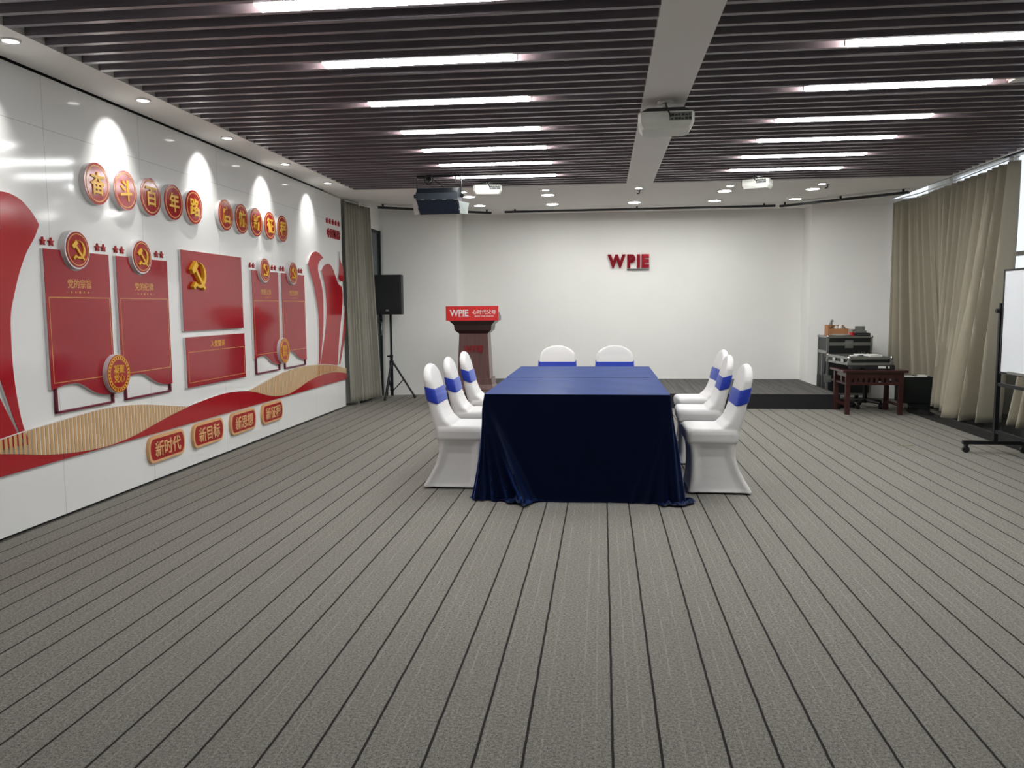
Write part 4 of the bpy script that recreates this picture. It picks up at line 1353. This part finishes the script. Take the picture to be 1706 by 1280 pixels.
t = thing('power_adapter', 'grey open lidded box resting on the black pouch', 'box', (3.60, 11.79, zt + 0.042))
q = MB(); q.box(3.54, 3.665, 11.73, 11.84, zt + 0.042, zt + 0.075, 0.005)
part(t, 'tray_base', q, M['grey_plastic'], None)
q = MB(); q.box(3.53, 3.665, 11.80, 11.815, zt + 0.075, zt + 0.135, 0.004)
part(t, 'raised_lid', q, M['grey_plastic'], None)

# rosewood side table
t = thing('side_table', 'low dark rosewood table with fretwork apron in front of the flight case', 'table', (3.33, 10.62, 0))
TX0, TX1, TY0, TY1, TZ = 2.975, 3.725, 10.33, 10.90, 0.555
q = MB(); q.box(TX0 - 0.012, TX1 + 0.012, TY0 - 0.012, TY1 + 0.012, TZ - 0.032, TZ, 0.006)
part(t, 'table_top', q, M['rosewood'], None)
for x in (TX0 + 0.045, TX1 - 0.075):
    for y in (TY0 + 0.02, TY1 - 0.05):
        q = MB(); q.box(x - 0.012, x + 0.042, y - 0.010, y + 0.042, 0, TZ - 0.032, 0.004)
        part(t, 'leg', q, M['rosewood'], None)
def apron(y):
    q = MB()
    xa, xb = TX0 + 0.087, TX1 - 0.087
    q.box(xa, xb, y, y + 0.022, TZ - 0.10, TZ - 0.032)
    q.box(xa, xb, y, y + 0.022, TZ - 0.185, TZ - 0.155)
    n = 9
    for k in range(n + 1):
        xx = xa + (xb - xa) * k / n
        q.box(max(xa, xx - 0.016), min(xb, xx + 0.016), y + 0.002, y + 0.02, TZ - 0.155, TZ - 0.10)
    return q
part(t, 'fretwork_apron', apron(TY0 + 0.022), M['rosewood'], None)
part(t, 'fretwork_apron', apron(TY1 - 0.045), M['rosewood'], None)
for x in (TX0 + 0.05, TX1 - 0.075):
    q = MB(); q.box(x, x + 0.022, TY0 + 0.06, TY1 - 0.06, TZ - 0.09, TZ - 0.032); q.box(x, x + 0.022, TY0 + 0.06, TY1 - 0.06, TZ - 0.19, TZ - 0.165); q.box(x, x + 0.022, 10.59, 10.64, TZ - 0.165, TZ - 0.09)
    part(t, 'side_rail', q, M['rosewood'], None)
    q = MB(); q.box(x, x + 0.022, TY0 + 0.06, TY1 - 0.06, 0.10, 0.135)
    part(t, 'stretcher', q, M['rosewood'], None)
# gear on the table: adapters, flight-case lid, papers
q = MB(); q.box(3.10, 3.20, 10.42, 10.60, TZ, TZ + 0.052, 0.004)
tag(q.build('power_brick', M['black']), 'black power brick on the rosewood table under the shallow case, nearer the stage', 'power adapter')
t = thing('labelled_box', 'black equipment box with white labels on the rosewood table under the shallow case', 'equipment box', (3.45, 10.62, TZ))
q = MB(); q.box(3.28, 3.62, 10.45, 10.85, TZ, TZ + 0.054, 0.003)
part(t, 'box_body', q, M['black'], None)
for a, c in ((3.42, 3.51), (3.535, 3.555)):
    q = MB(); q.box(a, c, 10.4485, 10.45, TZ + 0.015, TZ + 0.045)
    part(t, 'white_label', q, M['paper'], None)
RT = Matrix.Translation((3.285, 10.80, 0)) @ Matrix.Rotation(math.radians(6), 4, 'Z')
Z0, Z1 = TZ + 0.056, TZ + 0.158
def xf(mb):
    for v in mb.bm.verts: v.co = RT @ v.co
    return mb
t = thing('shallow_flight_case', 'shallow silver-edged flight case lying on the rosewood table with papers on it', 'flight case', (3.285, 10.80, Z0))
q = case_part(t, -0.275, 0.275, -0.36, 0.34, Z0, Z1); part(t, 'body', xf(q), M['case_black'], None)
q = MB(); edges_box(q, -0.275, 0.275, -0.36, 0.34, Z0, Z1, 0.03); part(t, 'aluminium_edging', xf(q), M['alu'], None)
for x in (-0.265, 0.265):
    for y in (-0.35, 0.33):
        q = MB(); bmesh.ops.create_icosphere(q.bm, subdivisions=2, radius=0.024, matrix=Matrix.Translation((x, y, Z1 - 0.012)))
        part(t, 'ball_corner', xf(q), M['chrome'], 80)
        q = MB(); q.box(x - 0.025, x + 0.025, y - 0.016, y + 0.016, Z0 - 0.001, Z0 + 0.045, 0.006)
        part(t, 'corner_brace', xf(q), M['alu'], None)
for y in (-0.22, 0.05):
    q = MB(); q.box(-0.281, -0.275, y, y + 0.09, Z0 + 0.022, Z0 + 0.075, 0.003)
    part(t, 'side_latch', xf(q), M['chrome'], None)
for i, (x0, x1, y0, y1, z0, z1, lab) in enumerate(((0.02, 0.17, -0.30, -0.10, 0, 0.022, 'thick white booklet on the shallow flight case'), (-0.17, -0.08, -0.20, -0.12, 0, 0.008, 'small white card on the shallow flight case'), (0.0, 0.12, 0.02, 0.16, 0, 0.010, 'thin white notepad at the back of the shallow flight case'))):
    q = MB(); q.box(x0, x1, y0, y1, Z1 + z0, Z1 + z1)
    nm = ('booklet', 'card', 'notepad')[i]
    tag(xf(q).build(nm, M['paper'], smooth=None), lab, nm)
# stuff under the table: black swivel-chair base and a cable heap
t = thing('swivel_base', 'black five-star caster base standing in shadow under the rosewood table', 'chair base', (3.48, 11.12, 0))
q = MB(); q.cyl((3.48, 11.12, 0.06), (3.48, 11.12, 0.34), 0.028, 14); q.box(3.38, 3.58, 11.02, 11.22, 0.33, 0.36, 0.01)
part(t, 'column', q, M['black'], 40)
for k in range(5):
    a = 2 * PI * k / 5 + 0.3
    ex_, ey_ = 3.48 + 0.24 * math.cos(a), 11.12 + 0.24 * math.sin(a)
    q = MB(); q.tube([(3.48, 11.12, 0.10), (ex_, ey_, 0.075)], [0.028, 0.018], 8)
    part(t, 'spoke', q, M['black'], 40)
    q = MB(); q.cyl((ex_ - 0.02, ey_, 0.03), (ex_ + 0.02, ey_, 0.03), 0.029, 14); q.cyl((ex_, ey_, 0.03), (ex_, ey_, 0.075), 0.009, 8)
    part(t, 'caster', q, M['black'], 40)
q = MB()
rnd = random.Random(4)
pts = [(3.24 + 0.09 * math.cos(k * 0.55) + rnd.uniform(-0.02, 0.02), 11.05 + 0.07 * math.sin(k * 0.55) + rnd.uniform(-0.02, 0.02), 0.01 + 0.0012 * k) for k in range(60)]
q.tube(pts, 0.009, 6)
tag(q.build('coiled_cable', M['black']), 'loose coil of black cable on the carpet behind the rosewood table legs', 'cable')

# black amplifier box on the sill
t = thing('equipment_crate', 'black square box with papers on its lid on the sill under the long curtain', 'box', (4.02, 10.85, 0.098))
RB_ = Matrix.Translation((4.02, 10.93, 0)) @ Matrix.Rotation(math.radians(-4), 4, 'Z')
q = MB(); q.box(-0.18, 0.18, -0.17, 0.17, 0.098, 0.425, 0.006, RB_)
part(t, 'crate_body', q, M['case_black'], None)
q = MB(); q.box(-0.185, 0.185, -0.175, 0.175, 0.425, 0.437, 0.003, RB_)
part(t, 'crate_lid', q, M['black'], None)
for i, (x0, x1, y0, y1, lab) in enumerate(((-0.15, -0.03, -0.15, 0.02, 'cream paper sheet on the black box, the one nearer the table'), (0.0, 0.12, -0.16, -0.02, 'white paper sheet in the middle of the black box lid'), (0.08, 0.17, 0.0, 0.14, 'paper scrap on the black box touching the curtain'))):
    q = MB(); q.box(x0, x1, y0, y1, 0.437, 0.443, 0, RB_)
    tag(q.build('paper_sheet', M['paper'], smooth=None), lab, 'paper')

# ================================================================= WHITEBOARD
wx, wy0, wy1 = 3.58, 7.74, 6.35
t = thing('rolling_whiteboard', 'white board on a black wheeled stand in front of the window curtain', 'whiteboard', (wx, 7.05, 0))
q = MB(); q.box(wx - 0.012, wx + 0.012, wy1 + 0.10, 7.675, 0.755, 1.655)
part(t, 'board', q, M['board'], None)
q = MB()
q.box(wx - 0.017, wx + 0.017, wy1 + 0.085, 7.692, 0.738, 0.756); q.box(wx - 0.017, wx + 0.017, wy1 + 0.085, 7.692, 1.652, 1.668)
q.box(wx - 0.017, wx + 0.017, 7.674, 7.692, 0.756, 1.652); q.box(wx - 0.017, wx + 0.017, wy1 + 0.085, wy1 + 0.103, 0.756, 1.652)
part(t, 'board_frame', q, M['black_metal'], None)
q = MB(); q.box(wx - 0.06, wx - 0.017, 6.6, 7.45, 0.752, 0.762); q.box(wx - 0.062, wx - 0.058, 6.6, 7.45, 0.752, 0.775)
part(t, 'pen_tray', q, M['alu'], None)
for y in (wy0, wy1 + 0.03):
    q = MB(); q.box(wx - 0.018, wx + 0.018, y - 0.018, y + 0.018, 0.10, 1.37, 0.003)
    part(t, 'post', q, M['black_metal'], None)
    q = MB(); q.box(wx - 0.28, wx + 0.28, y - 0.02, y + 0.02, 0.078, 0.112, 0.004)
    ft = part(t, 'foot', q, M['black_metal'], None)
    for x in (wx - 0.25, wx + 0.25):
        q = MB(); q.cyl((x, y - 0.014, 0.03), (x, y + 0.014, 0.03), 0.03, 18); q.box(x - 0.012, x + 0.012, y - 0.02, y + 0.02, 0.04, 0.08)
        part(ft, 'caster', q, M['black'], 40)
    q = MB(); q.cyl((wx - 0.045, y, 1.30), (wx + 0.03, y, 1.30), 0.02, 12)
    part(t, 'pivot_knob', q, M['black'], 40)
q = MB(); q.box(wx - 0.012, wx + 0.012, wy1 + 0.048, wy0 - 0.018, 0.62, 0.65); q.box(wx - 0.012, wx + 0.012, wy1 + 0.048, wy0 - 0.018, 0.185, 0.215)
part(t, 'cross_rail', q, M['black_metal'], None)
q = MB(); q.box(wx - 0.058, wx - 0.035, 7.10, 7.36, 0.762, 0.778)
tag(q.build('board_eraser', M['paper'], smooth=None), 'pale eraser lying on the whiteboard tray', 'eraser')

# litter on the carpet
q = MB(); q.prism([(0, 0), (0.05, 0.012), (0.10, 0.005), (0.16, 0.02), (0.10, 0.03), (0.04, 0.026)], (0.001, 0.006), lambda a, c, d_: (2.84 + a, 8.06 + c, d_))
tag(q.build('paper_scrap', M['leaf'], smooth=None), 'small olive scrap on the carpet between the table and the whiteboard', 'litter')

for o in bpy.data.objects:
    if '_local' in o: del o['_local']
print('scene done', len(bpy.data.objects))
